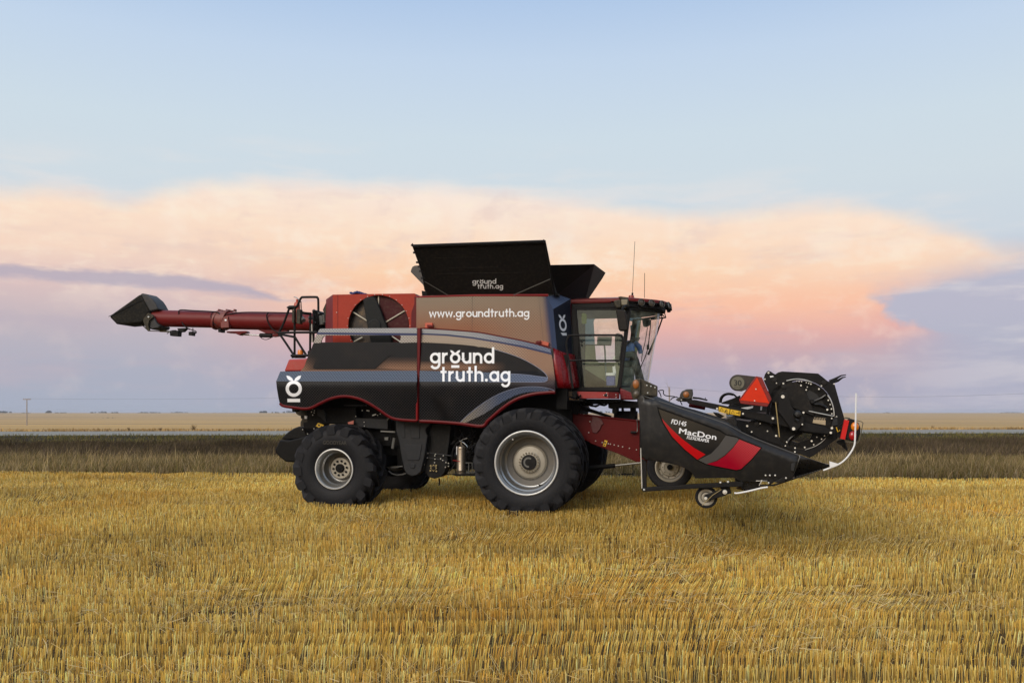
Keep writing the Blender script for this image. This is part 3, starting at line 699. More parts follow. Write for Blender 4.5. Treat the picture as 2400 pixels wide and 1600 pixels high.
mb.build('screen_wiper', mat('bright_strip', lin(225, 214, 190), .35, metal=.3, dust=.02), SC)
mb = M(); mb.prism(P3('a', '1335,150 1440,165 1560,240 1640,370 1652,480 1640,560 1560,720 1420,780 1410,500 1300,200', yb + .09), yb + .11); mb.build('screen_duct_panel', mat('maroon_duct_panel', lin(64, 10, 16), .5, spec=.15), SC)
mb = M(); mb.prism(P3('a', '1155,195 1180,172 1262,160 1285,175 1345,310 1385,420 1430,520 1480,700 1250,700 1205,490 1170,300', yb - .03), yb + .06); mb.rev([(.0, -.05), (.13, -.05), (.15, -.01), (.15, .04)], P1('a', 1288, 480, yb), (0, 1, 0), 24); mb.build('suction_arm', mat('suction_arm_plastic', lin(27, 29, 29), .55, dust=.04, spec=.15), SC, bevel=.015)
mb = M()
for i in range(26):
    t = i * 2 * math.pi / 26; mb.ball(P1('a', 1325 + 338 * math.cos(t), 475 + 338 * math.sin(t), yb - .004), .009, n=6)
mb.ball(P1('a', 872, 332, yb - .004), .012, n=6); mb.build('rivet', ZINC, EB)
mb = M(); mb.prism(P3('a', '1680,330 1712,240 1712,160 1735,155 1735,495 1675,495', yb - .02), -.9); mb.build('tank_rear_post', REDD, EB)
# rag left on the housing
p0 = P1('a', 1100, 118, -1.0)
RG = M()
for i in range(9):
    a = q1('a', 985 + i * 22, 118 + [-8, -4, 2, -6, -14, -10, -2, 6, 10][i]); pts = [L(a[0], a[1] + 3.5, -1.05), L(a[0] + 5.2, a[1] + 3.6, -1.05), L(a[0] + 5, a[1] - 1.5, -1.0), L(a[0] + .3, a[1] - 1.2 + (i % 3) * .6, -.98)]
    if i > 0: RG.prism(pts, -.7, 0, .8)
o = RG.build('rag', NAVY, None, org=(p0.x, -1.0, p0.z - .03), bevel=.01); o.location = loc2w((p0.x, -1.0, p0.z - .03)); o.rotation_euler = (0, 0, -TH)
tag(o, 'crumpled navy blue rag lying on top of the red engine housing', 'rag')
mb = M(); mb.prism(P3('a', '350,838 548,830 600,700 620,968 300,968', -1.45), 1.45); mb.build('rear_hood', mat('rear_hood_red', lin(168, 40, 32), .35, coat=.3, dust=.1), CO, bevel=.03)
mb = M(); mb.prism(P3('a', '262,975 1740,970 1740,1400 1500,1400 1300,1240 900,1180 700,1250 560,1330 420,1330 290,1300 245,1090', -1.55), 1.55); mb.prism(P3('a', '660,700 1740,660 1740,980 520,980', -1.2), 1.3); mb.build('inner_body', DARK, CO)
mb = M(); mb.prism(P3('j', '30,400 1860,560 1900,1040 1640,1060 1320,1150 1060,1350 900,1440 30,1400', -1.5), 1.55); mb.build('inner_body', DARK, CO)

# ---- rear rails ----
RL = part('rear_guard_rail', CO)
rails = ['440,1375 440,690 445,345', '300,352 430,345 485,330 515,280 550,195 580,152 620,142 870,140 905,155 922,200 925,450', '330,372 230,640 120,872', '100,872 420,862 900,860', '130,885 270,1090 415,1312', '110,892 430,952', '450,960 560,1140 685,1335', '762,500 756,1235', '828,480 828,1060', '365,1332 715,1330', '400,1332 400,1385', '440,1362 660,1362']
yy = [-1.05, -1.05, -1.05, -1.1, -1.1, -.7, -1.15, -.9, -.85, -1.25, -1.2, -1.0]
mb = M()
for t, y in zip(rails, yy): mb.tube([L(a, b, y) for a, b in spline(q('r', t), 4)], .024, 8)
mb.tube([L(a, b, -1.02) for a, b in q('r', '292,350 330,335 430,332 430,352 400,382 330,378')], .022, 8, closed=True)
mb.build('rail_tube', BLK, RL)
mb = M(); mb.rod(P1('r', 790, 690, -.95), P1('r', 802, 1060, -.95), .018, 8); mb.build('rail_strut', STEEL, RL)
mb = M(); mb.prism(P3('r', '385,395 432,405 430,672 385,665', -1.12), -1.0); mb.prism(P3('r', '480,380 552,388 550,685 478,680', -1.12), -1.0); mb.build('bottle_bracket', OLIV, RL, bevel=.008)
mb = M(); mb.prism(P3('r', '795,400 830,392 940,445 940,680 840,690 800,600', -.6), .2); mb.prism(P3('r', '830,690 940,690 930,800 850,850', -.6), .2); mb.prism(P3('r', '940,445 1010,455 1060,520 1050,760 960,740', -.4), .4); mb.tube(P3('r', '580,455 660,470 780,480', -.7), .03); mb.build('auger_pivot_bracket', DARK, CO, bevel=.012)
mb = M()
for a, b, r in (('985,520', '1000,700', .05), ('1035,500', '1040,660', .035), ('735,575', '790,560', .04)): mb.rod(P3('r', a, -.65)[0], P3('r', b, -.65)[0], r, 10)
for zx, zy in ((835, 405), (800, 560), (855, 660), (740, 640), (935, 470)): mb.ball(P1('r', zx, zy, -.66), .022, n=8)
mb.build('hydraulic_fitting', GREY, CO)
mb = M(); mb.rod(P1('r', 585, 565, -1.0), P1('r', 625, 620, -1.05), .045, 12); mb.rod(P1('r', 570, 520, -1.0), P1('r', 590, 580, -1.0), .02, 8); mb.build('rear_camera', GREY, CO)
mb = M(); mb.prism(P3('r', '1080,255 1015,400 1060,520 1080,500', -1.0), .6); mb.build('exhaust_shroud', OLIV, CO)
pb = P1('r', 560, 1312, -1.1); mb = M(); mb.rev([(.058, 0), (.058, .05), (.05, .09), (.03, .1)], pb, (0, 0, 1), 16); o = mb.build('rear_beacon', AMB, CO)
mb = M(); mb.prism(P3('r', '700,1240 740,1225 760,1240 755,1330 705,1330', -1.2), -1.0); mb.build('rear_lamp_box', BLK, CO, bevel=.01)
# red fire extinguisher in the bracket of the rail
pe = P1('r', 490, 672, -.98); EX = thing('fire_extinguisher', 'red fire extinguisher clamped upright to the rear guard rail', 'fire extinguisher', pe)
hh = P1('r', 490, 235, -.98).z - pe.z; s = .062
mb = M(); mb.rev([(.02, 0), (s, .01), (s, hh - .06), (s * .8, hh - .02), (.022, hh), (.022, hh + .05)], (0, 0, 0), (0, 0, 1), 20); mb.build('bottle', mat('extinguisher_red', lin(176, 62, 34), .35), EX)
mb = M(); mb.tube([(-.07, 0, hh + .10), (-.01, 0, hh + .085), (.03, 0, hh + .05)], .010, 6); mb.tube([(.0, 0, hh + .05), (.06, 0, hh + .02)], .010, 6); mb.build('squeeze_handle', STEEL, EX)
mb = M(); mb.tube([(.02, 0, hh + .04), (.09, -.01, hh), (.10, -.01, hh - .2), (.09, -.01, hh - .45)], .010, 6); mb.build('hose', BLK, EX)

# ---- unloading auger ----
ya = 1.15
AU = part('unloading_auger', CO)
def gp(x, y, lat=ya): return P1('g', x, y, lat)
mb = M(); r1 = (gp(700, 326).z - gp(700, 492).z) / 2; r2 = (gp(1600, 346).z - gp(1600, 522).z) / 2
mb.rod(gp(520, 408), gp(1195, 422), r1, 28); mb.rod(gp(1285, 432), gp(2420, 452), r2, 28); mb.build('auger_tube', AUGR, AU)
mb = M(); d = (gp(1285, 432) - gp(1195, 422)).normalized()
for x0, x1, k in ((1188, 1206, 1.16), (1206, 1280, 1.06), (1280, 1302, 1.2)): mb.rod(gp(x0, 424), gp(x1, 430), r2 * k, 28)
for i in range(7): mb.box(gp(1212 + i * 26, 345 - 6, ya - .05), gp(1222 + i * 26, 322 + (i % 3) * 6, ya + .05))
mb.prism(P3('g', '1225,400 1300,390 1310,500 1230,505', ya - r2 - .03), ya - r2 + .06)
mb.build('auger_collar', mat('collar_red', lin(120, 44, 38), .5, dust=.2), AU, bevel=.004)
mb = M(); mb.prism(P3('g', '1268,418 1288,420 1286,436 1268,436', ya - r2 - .035), ya - r2 - .029); mb.build('label', VINYL, AU)
mb = M()
so = P3('g', '105,395 130,368 420,162 440,200 480,290 512,345 470,420 445,452 410,462 240,476 175,466 122,412', ya - .26)
mb.prism(so, ya + .26, 0, 1.0); SP = mb.build('auger_spout', mat('spout_rubber', lin(28, 27, 24), .7, dust=.10, spec=.1), AU, bevel=.05)
mb = M(); mb.prism(P3('g', '418,166 440,158 480,166 548,222 575,262 606,322 515,342 462,250', ya - .22), ya + .22); mb.prism(P3('g', '440,430 500,350 560,400 580,450 620,490 600,510 540,522 500,512 460,480', ya - .24), ya + .2); mb.build('spout_hood', mat('spout_hood_black', lin(30, 30, 32), .6), SP, bevel=.03)
mb = M(); mb.prism(P3('g', '450,420 500,355 545,375 555,395 510,430 500,480 515,530 495,535 465,480', ya - .29), ya - .25); mb.ball(gp(506, 398, ya - .3), .025, 1, 8); mb.build('spout_bracket', [OLIV, ZINC], SP)
mb = M(); mb.tube([gp(105, 393, ya - .27), gp(420, 236, ya - .27), gp(440, 232, ya - .27)], .008, 5); mb.build('spout_seam', BLK, SP)
mb = M()
mb.tube([L(a, b, ya - .17) for a, b in spline(q('g', '920,522 860,480 825,410 808,350 830,326 950,332 1180,346 1235,378 1330,365 1450,350 1700,350 1960,356'), 5)], .014, 6)
mb.tube([L(a, b, ya - .2) for a, b in spline(q('g', '880,505 930,522 980,540 975,560 930,545'), 4)], .012, 6)
mb.tube([L(a, b, ya - .22) for a, b in spline(q('g', '1710,348 1690,380 1700,440 1740,510 1810,560'), 4)], .014, 6)
mb.tube([L(a, b, ya - .22) for a, b in spline(q('g', '1150,345 1130,390 1150,450 1180,480'), 4)], .009, 6)
mb.tube([L(a, b, ya - .18) for a, b in spline(q('g', '1620,580 1640,610 1690,622 1760,590'), 4)], .009, 6)
mb.tube([L(a, b, ya - .18) for a, b in spline(q('g', '690,565 730,535 780,530'), 4)], .009, 6)
mb.build('hydraulic_hose', BLK, AU)
mb = M(); mb.rod(gp(500, 535), gp(630, 540), .012, 6); mb.rod(gp(620, 538), gp(730, 542), .022, 8); mb.rod(gp(425, 462), gp(505, 535), .012, 6); mb.rod(gp(1420, 572), gp(1630, 580), .016, 8); mb.build('actuator_rod', STEEL, AU)
mb = M(); mb.prism(P3('g', '715,545 760,530 805,532 800,590 720,585', ya - .1), ya + .05); mb.prism(P3('g', '905,545 950,540 945,585 905,580', ya - .1), ya + .02); mb.prism(P3('g', '790,510 890,505 850,545 810,548', ya - .05), ya + .05); mb.rod(gp(1622, 580), gp(1745, 582), .05, 12); mb.rod(gp(950, 505), gp(950, 545), .012, 6); mb.prism(P3('g', '1200,510 1230,510 1228,548 1202,548', ya - .1), ya + .1); mb.build('actuator', BLK, AU, bevel=.008)
mb = M(); mb.prism(P3('g', '1285,540 1480,536 1490,552 1440,560 1415,580 1370,560 1290,555', ya - .08), ya + .08); mb.prism(P3('g', '1590,520 1900,528 1890,545 1740,562 1680,560', ya - .05), ya + .05); mb.prism(P3('g', '1745,568 1800,560 1805,588 1750,595', ya - .06), ya + .06); mb.build('auger_bracket', REDD, AU, bevel=.005)

# ---- wheels ----
def lug(mb, R, w, lh, sg, ph, sweep, m=0):
    secs = []
    for t in (0, .25, .5, .75, .9, 1.0, 1.06):
        y = sg * w / 2 * min(.03 + t * .97, 1.0) * (1.0 if t < 1.0 else 1.02); a = ph + sweep * t ** 1.15 * (1 if t < 1 else .98)
        rb = R - lh - .02 if t < .8 else R - lh - .02 - (t - .8) * R * .42; rt = R - .010 * t if t < .9 else R - .01 - (t - .9) * R * .45
        hw = (.036 + .034 * t) / R
        secs.append([(rb, a - hw * 1.35, y), (rt, a - hw, y), (rt, a + hw, y), (rb, a + hw * 1.35, y)])
    vs = []
    for sec in secs:
        for r, a, y in sec: vs.append((r * math.sin(a), y, r * math.cos(a)))
    fs = [(i * 4 + j, i * 4 + j + 1, i * 4 + j + 5, i * 4 + j + 4) for i in range(len(secs) - 1) for j in range(3)] + [(0, 1, 2, 3), tuple(range(len(vs) - 4, len(vs)))[::-1]]
    if sg < 0: fs = [f[::-1] for f in fs]
    mb.add(vs, fs, m)
def make_wheel(kind, R, w, rr, nl, lh, zc, depth, sweep):
    wh = part(kind, CO); mb = M()
    base = R - lh
    pr = [(rr - .01, -w * .36), (rr + .02, -w * .43), (rr + (base - rr) * .3, -w * .49), (rr + (base - rr) * .6, -w * .5), (base * .93, -w * .47), (base * .975, -w * .43), (base, -w * .36), (base + .004, 0),
          (base, w * .36), (base * .975, w * .43), (base * .93, w * .47), (rr + (base - rr) * .6, w * .5), (rr + (base - rr) * .3, w * .49), (rr, w * .4)]
    mb.rev(pr, (0, 0, 0), (0, 1, 0), 64, caps=False)
    for k in range(nl):
        for sg, off in ((-1, 0), (1, .5)): lug(mb, R, w, lh, sg, (k + off) * 2 * math.pi / nl, sweep)
    for p in mb.v:
        if p.z < -zc - .01:
            d = -zc - .01 - p.z; p.z = -zc - .01; p.y *= 1 + d * .9
    mb.build('tyre', RUB, wh, ang=40)
    mb = M()
    mb.rev([(rr + .012, -w * .40), (rr + .016, -w * .43), (rr + .004, -w * .445), (rr - .012, -w * .43), (rr - .03, -w * .37), (rr - .045, -w * .34), (rr - .05, -w * .2), (rr - .075, -w * .16), (rr - .062, -w * .12), (rr - .07, -w * .05), (rr - .085, depth - w * .5 - .03), (rr - .10, depth - w * .5 - .01), (rr - .125, depth - w * .5)], (0, 0, 0), (0, 1, 0), 56, caps=False)
    mb.build('rim', RIMM, wh, ang=35)
    mb = M(); mb.rev([(rr + .010, -w * .42), (rr + .018, -w * .44), (rr + .012, -w * .462), (rr - .006, -w * .465), (rr - .016, -w * .445), (rr - .02, -w * .42)], (0, 0, 0), (0, 1, 0), 56, caps=False); mb.build('rim_lip', LIPM, wh, ang=60)
    dd = depth - w * .5; mb = M(); mb.rev([(rr - .12, dd), (rr * .60, dd + .01), (rr * .55, dd - .01)], (0, 0, 0), (0, 1, 0), 48, caps=False); mb.build('wheel_disc', DISC, wh)
    mb = M(); mb.rev([(rr * .551, dd - .009), (rr * .50, dd - .045), (rr * .40, dd - .062), (.02, dd - .065)], (0, 0, 0), (0, 1, 0), 48, caps=False); mb.build('disc_cone', HUBM, wh)
    return wh
fw_c = L(1232.6, 1085, -2.40); RF, WF = .975, .50
fw = make_wheel('front_wheel', RF, WF, .56, 20, .065, fw_c.z, .40, -.42)
fw.location = (fw_c.x, -2.40 + WF / 2, fw_c.z)
yd = .40 - WF / 2 - .065
mb = M(); mb.rev([(.19, -.0), (.19, -.035), (.15, -.05), (.13, -.05)], (0, yd, 0), (0, 1, 0), 32); HB = mb.build('hub', HUBM, fw)
mb = M()
for i in range(20):
    t = i * 2 * math.pi / 20; mb.rod((.168 * math.cos(t), yd - .03, .168 * math.sin(t)), (.168 * math.cos(t), yd - .068, .168 * math.sin(t)), .016, 8)
mb.build('wheel_nut', mat('dusty_nut', lin(120, 112, 96), .5, metal=.3), fw)
mb = M(); mb.rev([(.140, -.04), (.135, -.085), (.0, -.09)], (0, yd, 0), (0, 1, 0), 28, caps=False); mb.build('hub_cap', BLK, fw)
mb = M(); ribbon(mb, arc(0, 0, .078, 55, 275, 20), .03, lambda x, y, k: Vector((x, yd - .0925, y)), 0); mb.build('hub_cap_ring', GREY, fw)
mb = M(); mb.box((.16, yd + .035, -.44), (.235, yd + .06, -.40)); mb.build('rim_slot', INK, fw)
mb = M(); mb.rod((-.25, -WF * .4, .42), (-.235, -WF * .46, .405), .012, 6); mb.build('valve', ZINC, fw)
rw_c = L(781, 1099, -1.95); RR, WR = .86, .70
rw = make_wheel('rear_wheel', RR, WR, .375, 16, .09, rw_c.z, .42, -.46)
rw.location = (rw_c.x, -1.95 + WR / 2, rw_c.z)
yd2 = .42 - WR / 2 - .065
mb = M(); mb.rev([(.20, .0), (.20, -.02), (.10, -.024)], (0, yd2, 0), (0, 1, 0), 32); mb.build('hub', HUBM, rw)
mb = M()
for i in range(10):
    t = i * 2 * math.pi / 10 + .1; mb.rod((.138 * math.cos(t), yd2 - .0, .138 * math.sin(t)), (.138 * math.cos(t), yd2 - .045, .138 * math.sin(t)), .022, 8)
mb.rev([(.085, .0), (.085, -.06), (.07, -.075), (.0, -.08)], (0, yd2, 0), (0, 1, 0), 24, caps=False)
mb.build('wheel_nut', DARK, rw)
mb = M(); font_text(mb, 'GOODYEAR', q1('e', 645, 662), q1('e', 905, 668), 9.0, lambda a, b: -1.953, .003)
mb.build('sidewall_lettering', mat('sidewall_letter_rubber', lin(66, 62, 54), .8), rw, org=rw.location)
def wheel_copy(src, loc, flip):
    c = src.copy(); C.objects.link(c); c.parent = CO; c.location = loc; c.rotation_euler = (0, 0, math.pi if flip else 0)
    for ch in src.children:
        d = ch.copy(); C.objects.link(d); d.parent = c
    return c
wheel_copy(fw, (fw_c.x, -2.40 + WF / 2 + .74, fw_c.z), False)
wheel_copy(fw, (fw_c.x, 2.40 - WF / 2, fw_c.z), True); wheel_copy(fw, (fw_c.x, 2.40 - WF / 2 - .74, fw_c.z), True)
wheel_copy(rw, (rw_c.x, 1.95 - WR / 2, rw_c.z), True)
mb = M(); mb.rod((fw_c.x, -2.1, fw_c.z), (fw_c.x, 2.1, fw_c.z), .14, 16); mb.box((fw_c.x - .35, -1.1, fw_c.z - .3), (fw_c.x + .3, 1.1, fw_c.z + .35)); mb.build('front_axle', DARK, CO, bevel=.02)
mb = M(); mb.box((rw_c.x - .14, -1.6, rw_c.z - .12), (rw_c.x + .14, 1.6, rw_c.z + .12)); mb.build('rear_axle', DARK, CO, bevel=.02)

# ---- chassis and things under the body ----
mb = M()
mb.box((rw_c.x + .2, -.95, 1.15), (fw_c.x + .6, .95, 2.2)); mb.box((rw_c.x - .45, -.8, .95), (rw_c.x + .9, .8, 2.5)); mb.box((rw_c.x + .9, -.9, .72), (fw_c.x - .75, .9, 1.3))
mb.prism(P3('n', '610,330 760,320 1700,300 1700,640 1000,640 900,760 620,740', -1.2), -.8)
mb.prism(P3('a', '480,1340 700,1215 820,1195 1000,1188 1300,1235 1500,1430 1520,1520 480,1480', -.9), .9)
mb.build('chassis', DARK, CO, bevel=.02)
mb = M(); mb.prism(P3('e', '1000,372 1360,385 1360,500 1000,470', -1.2), -1.0); mb.prism(P3('e', '870,225 1090,228 1090,245 870,240', -1.4), -1.2); mb.build('axle_plate', DGRY, CO, bevel=.01)
mb = M(); mb.rod(P1('m', 110, 440, -1.3), P1('m', 400, 455, -1.3), .018, 8); mb.rod(P1('m', 385, 575, -1.3), P1('m', 350, 790, -1.3), .03, 8); mb.prism(P3('m', '185,560 260,555 255,620 185,615', -1.3), -1.2); mb.rod(P1('m', 240, 210, -1.4), P1('m', 310, 125, -1.4), .012, 6); mb.tube(P3('m', '265,1240 330,1300 440,1330 560,1318 620,1295', -1.2), .012, 6); mb.rod(P1('m', 330, 1185, -1.2), P1('m', 555, 1150, -1.2), .014, 6)
mb.build('linkage_rod', GREY, CO)
mb = M()
for zx, zy in ((800, 330), (845, 365), (785, 392), (840, 408), (810, 455), (835, 733), (705, 838), (1820, 362), (2135, 460), (2190, 430), (1860, 600), (1865, 680), (1690, 480), (605, 750)):
    mb.ball(P1('n', zx, zy, -1.22), .013, n=6)
mb.rod(P1('n', 1910, 360, -1.3), P1('n', 1965, 372, -1.3), .012, 6); mb.rod(P1('n', 2030, 465, -1.3), P1('n', 2100, 440, -1.3), .014, 6)
mb.build('chassis_bolt', ZINC, CO)
mb = M(); mb.prism(P3('n', '900,345 1000,350 1045,390 1080,570 1050,580 960,490 905,470', -1.25), -1.2); mb.build('steering_bracket', DGRY, CO)
mb = M(); mb.prism(P3('n', '640,470 690,470 685,530 645,530', -1.24), -1.2); mb.build('label', VINYL, CO)
mb = M(); mb.prism(P3('n', '920,612 1040,660 1000,700 945,716 872,680', -1.26), -1.25); WL = mb.build('warning_label', YEL, CO)
mb = M(); mb.prism(P3('n', '925,640 960,655 945,690 915,670', -1.263), -1.261); mb.prism(P3('n', '975,680 1000,670 995,695 970,698', -1.263), -1.261); mb.build('warning_symbol', INK, WL)
mb = M(); mb.prism(P3('n', '1520,605 1645,565 1640,640 1540,640', -1.3), -1.28); mb.build('side_reflector', mat('faded_red_reflector', lin(176, 96, 80), .4), CO)
# clean grain elevator housings
mb = M(); mb.prism(P3('m', '410,190 1120,262 1090,330 1040,360 1022,430 1040,500 1065,520 1050,620 1000,950 940,1200 920,1268 830,1338 740,1350 640,1310 590,1230 540,1000 480,640 415,410', -1.45), -1.2); E1 = mb.build('grain_elevator', DGRY, CO, bevel=.012)
mb = M()
mb.prism(P3('m', '590,705 950,705 900,1000 870,1035 660,1035 640,1010', -1.465), -1.44); mb.prism(P3('m', '735,325 905,325 900,590 730,585', -1.465), -1.44); mb.prism(P3('m', '490,215 600,225 605,580 540,560 490,400', -1.46), -1.44)
mb.rev([(.048, -.02), (.055, 0)], P1('m', 762, 1140, -1.45), (0, 1, 0), 24); mb.build('housing_boss', mat('casting_boss', lin(46, 47, 49), .55, dust=.03, spec=.15), E1, bevel=.012)
mb = M(); mb.prism(P3('m', '1130,270 1550,310 1468,935 1480,1040 1455,1150 1400,1300 1330,1370 1200,1405 1080,1370 1000,1250 990,1100 1010,960 1050,860', -1.3), -1.0); E2 = mb.build('tailings_elevator', mat('elevator_black', lin(24, 24, 24), .5, dust=.05, spec=.12), CO, bevel=.01)
mb = M(); mb.rod(P1('m', 1005, 868, -1.31), P1('m', 1550, 940, -1.31), .014, 6); mb.rod(P1('m', 1010, 965, -1.31), P1('m', 1460, 1045, -1.31), .014, 6); mb.build('flange', DGRY, E2)
mb = M()
for zx, zy in ((1068, 885), (1225, 905), (1385, 935), (1060, 980), (1215, 1005), (1375, 1030), (1212, 935), (1330, 997), (1208, 1075), (1440, 1073), (1428, 1170), (1005, 1018), (1020, 872), (995, 1115), (1490, 1090), (1490, 1150)): mb.ball(P1('m', zx, zy, -1.325), .014, n=6)
mb.build('flange_bolt', ZINC, E2)
mb = M(); c0 = P1('m', 1190, 1185, -1.31)
mb.rev([(.085, .01), (.08, -.01), (.06, -.012)], c0, (0, 1, 0), 24)
for k, (dx_, dz_) in enumerate(((-.055, .045), (.055, .05), (.06, -.06), (-.06, -.05))): mb.rod(c0 + Vector((dx_, -.005, dz_)), c0 + Vector((dx_, -.03, dz_)), .016, 8, 1)
mb.rev([(.07, -.012), (.066, -.02), (.045, -.02)], c0, (0, 1, 0), 4, 1); mb.rev([(.045, -.02), (.04, -.035), (0, -.036)], c0, (0, 1, 0), 20, 0, False); mb.build('bearing', [BLK, mat('brass_bearing', lin(180, 165, 120), .35, metal=.6)], E2)
mb = M(); mb.tube([L(a, b, -1.1) for a, b in q('m', '1300,1395 1310,1480 1300,1540')], .014, 6); mb.build('drain_hose', BLK, CO)
# step with silver fire extinguisher
mb = M(); mb.prism(P3('m', '1540,1312 2080,1312 2080,1352 1640,1352', -1.7), -1.1); mb.prism(P3('m', '1620,380 1640,380 1640,650 1620,650', -1.3), -1.28); ST = mb.build('service_step', DARK, CO, bevel=.006)
mb = M(); mb.tube(P3('m', '1905,1080 1905,1300', -1.65), .008, 6); mb.tube(P3('m', '1840,1082 1975,1080 1975,1300', -1.6), .008, 6)
for k in range(14):
    zx = 1850 + k * 14; mb.rod(P1('m', zx, 1290, -1.6 - (k % 3) * .03), P1('m', zx + 10, 1255 + (k % 2) * 20, -1.6), .006, 5)
mb.build('step_mesh', GREY, ST)
mb = M()
for k in range(60):
    zx, zy = random.uniform(1560, 2040), random.uniform(420, 1250); p = P1('m', zx, zy, random.uniform(-1.25, -1.0)); mb.tube([p, p + Vector((random.uniform(-.12, .12), 0, random.uniform(-.15, .15))), p + Vector((random.uniform(-.2, .2), 0, random.uniform(-.2, .2)))], .012, 5, k % 2)
mb.build('hose_bundle', [DARK, DGRY], CO)
pe = P1('m', 1755, 1312, -1.5); EX2 = thing('fire_extinguisher', 'silver fire extinguisher standing on the step behind the big front tyre', 'fire extinguisher', pe)
hh = P1('m', 1755, 760, -1.5).z - pe.z; s = P1('m', 1850, 1000, -1.5).x - pe.x
mb = M(); mb.rev([(s * .9, 0), (s, .012), (s, .07), (s * 1.02, .075), (s, .08), (s, hh - .05), (s * .98, hh - .04), (s, hh - .03), (s * .9, hh + .005), (s * .5, hh + .035), (.018, hh + .045), (.018, hh + .10)], (0, 0, 0), (0, 0, 1), 28); mb.build('bottle', CAN, EX2)
mb = M(); mb.tube([(-.04, 0, hh + .11), (.0, 0, hh + .12), (.04, 0, hh + .15), (.115, 0, hh + .165)], .009, 6); mb.tube([(.0, 0, hh + .10), (.05, 0, hh + .08), (.10, 0, hh + .03), (.118, 0, hh + .0)], .009, 6); mb.build('squeeze_handle', STEEL, EX2)
mb = M(); mb.tube(spline([(-.02, 0, hh + .1), (-.1, 0, hh + .06), (-.17, -.02, hh - .1), (-.175, -.02, hh - .3), (-.165, -.02, .2)], 5), .012, 6); mb.build('hose', BLK, EX2)
mb = M(); mb.tube([(-s * 2.0, -.01, .26), (-s * 1.03, -s * .4, .258), (-s * .5, -s * .95, .25), (0, -s * 1.04, .245)], .009, 6); mb.build('strap', RED, EX2)
mb = M(); mb.tube([(-s * .86, -s * .56, .37), (-s * .86, -s * .56, .53)], .008, 4); mb.build('label', VINYL, EX2)
# straw spreader
mb = M()
mb.prism(P3('n', '150,945 230,860 300,800 420,722 520,687 605,702 700,860 680,930 310,970', -.75), .7)
mb.prism(P3('n', '130,962 312,972 700,880 700,1300 560,1420 450,1422 260,1412 130,1320 40,1215 28,1160 90,1060', -.9), .8); mb.build('straw_spreader', mat('spreader_black', lin(9, 9, 9), .5, dust=.03, spec=.15), CO, bevel=.03)
mb = M(); mb.prism(P3('n', '378,310 470,312 470,350 440,392 390,390', -1.5), -1.3); mb.build('tail_lamp', BLK, CO, bevel=.01)
mb = M(); c0 = P1('n', 570, 330, -1.2); mb.rev([(.14, 0), (.13, .1)], c0 + Vector((0, 0, 0)), (0, 1, 0), 20); mb.prism(P3('n', '620,320 690,320 700,600 620,600', -1.2), -1.1); mb.prism(P3('n', '560,690 560,600 600,520 620,520 620,690', -1.1), -.9); mb.build('tow_hitch', OLIV, CO)

# ---- cab ----
yc = -.95
CB = part('cab', CO)
xr_, xa = P1('c', 722, 200, yc).x, P1('c', 1440, 340, yc).x
xtip = P1('c', 1960, 285, 0.15).x
def plan_curve(x0, xs, xt, hw, n=11):
    pts = [(x0, -hw)]
    for i in range(n):
        y = -hw + 2 * hw * i / (n - 1); pts.append((xs + (xt - xs) * (1 - abs(y / hw) ** 2.4), y))
    pts.append((x0, hw)); return pts
z_a, z_b, z_c, z_d = (P1('c', 1000, v, yc).z for v in (184, 212, 262, 322))
mb = M()
mb.plan(plan_curve(xr_, xa, xtip - .06, .98), z_b - .06, z_b, 0); mb.plan(plan_curve(xr_, xa, xtip - .10, .98), z_b + .0005, z_a, 0, plan_curve(xr_ + .08, xa - .1, xtip - .4, .78))
mb.plan(plan_curve(xr_, xa - .35, xa - .25, .975), z_c, z_b - .0605, 0)
CR = mb.build('cab_roof', mat('roof_red', lin(112, 28, 30), .4, dust=.10, spec=.3), CB, bevel=.015)
mb = M(); mb.plan(plan_curve(xr_ + .02, xa, xtip - .12, .95), z_d, z_c - .001); mb.plan(plan_curve(xa - .3, xa + .05, xtip, .965), z_c, z_b - .061, 0, plan_curve(xa - .3, xa, xtip - .06, .965)); mb.build('roof_visor', BLK, CR, bevel=.01)
# work lights in the visor
for yl in (-.86, -.72, -.52, -.28, .02, .30):
    xl = xa + .05 + (xtip - xa - .05) * (1 - abs(yl / .965) ** 2.4); dxy = -(xtip - xa) * 2.4 * abs(yl / .965) ** 1.4 * (1 if yl > 0 else -1) / .965
    nrm = Vector((1, -dxy, .12)).normalized(); c0 = Vector((xl, yl, (z_b + z_c) / 2 - .035)) - nrm * .022
    LT = None
    mb = M(); mb.rev([(.070, -.03), (.070, .014), (.060, .018), (.058, .0)], c0, nrm, 24); LT = mb.build('work_light', BLK, CB)
    mb = M(); mb.rev([(.058, .004), (.04, .010), (.0, .012)], c0, nrm, 24, caps=False); mb.build('lens', SMOK, LT)
    mb = M(); mb.rev([(.060, .014), (.065, .021), (.070, .014)], c0, nrm, 24, caps=False); mb.build('bezel', GREY, LT)
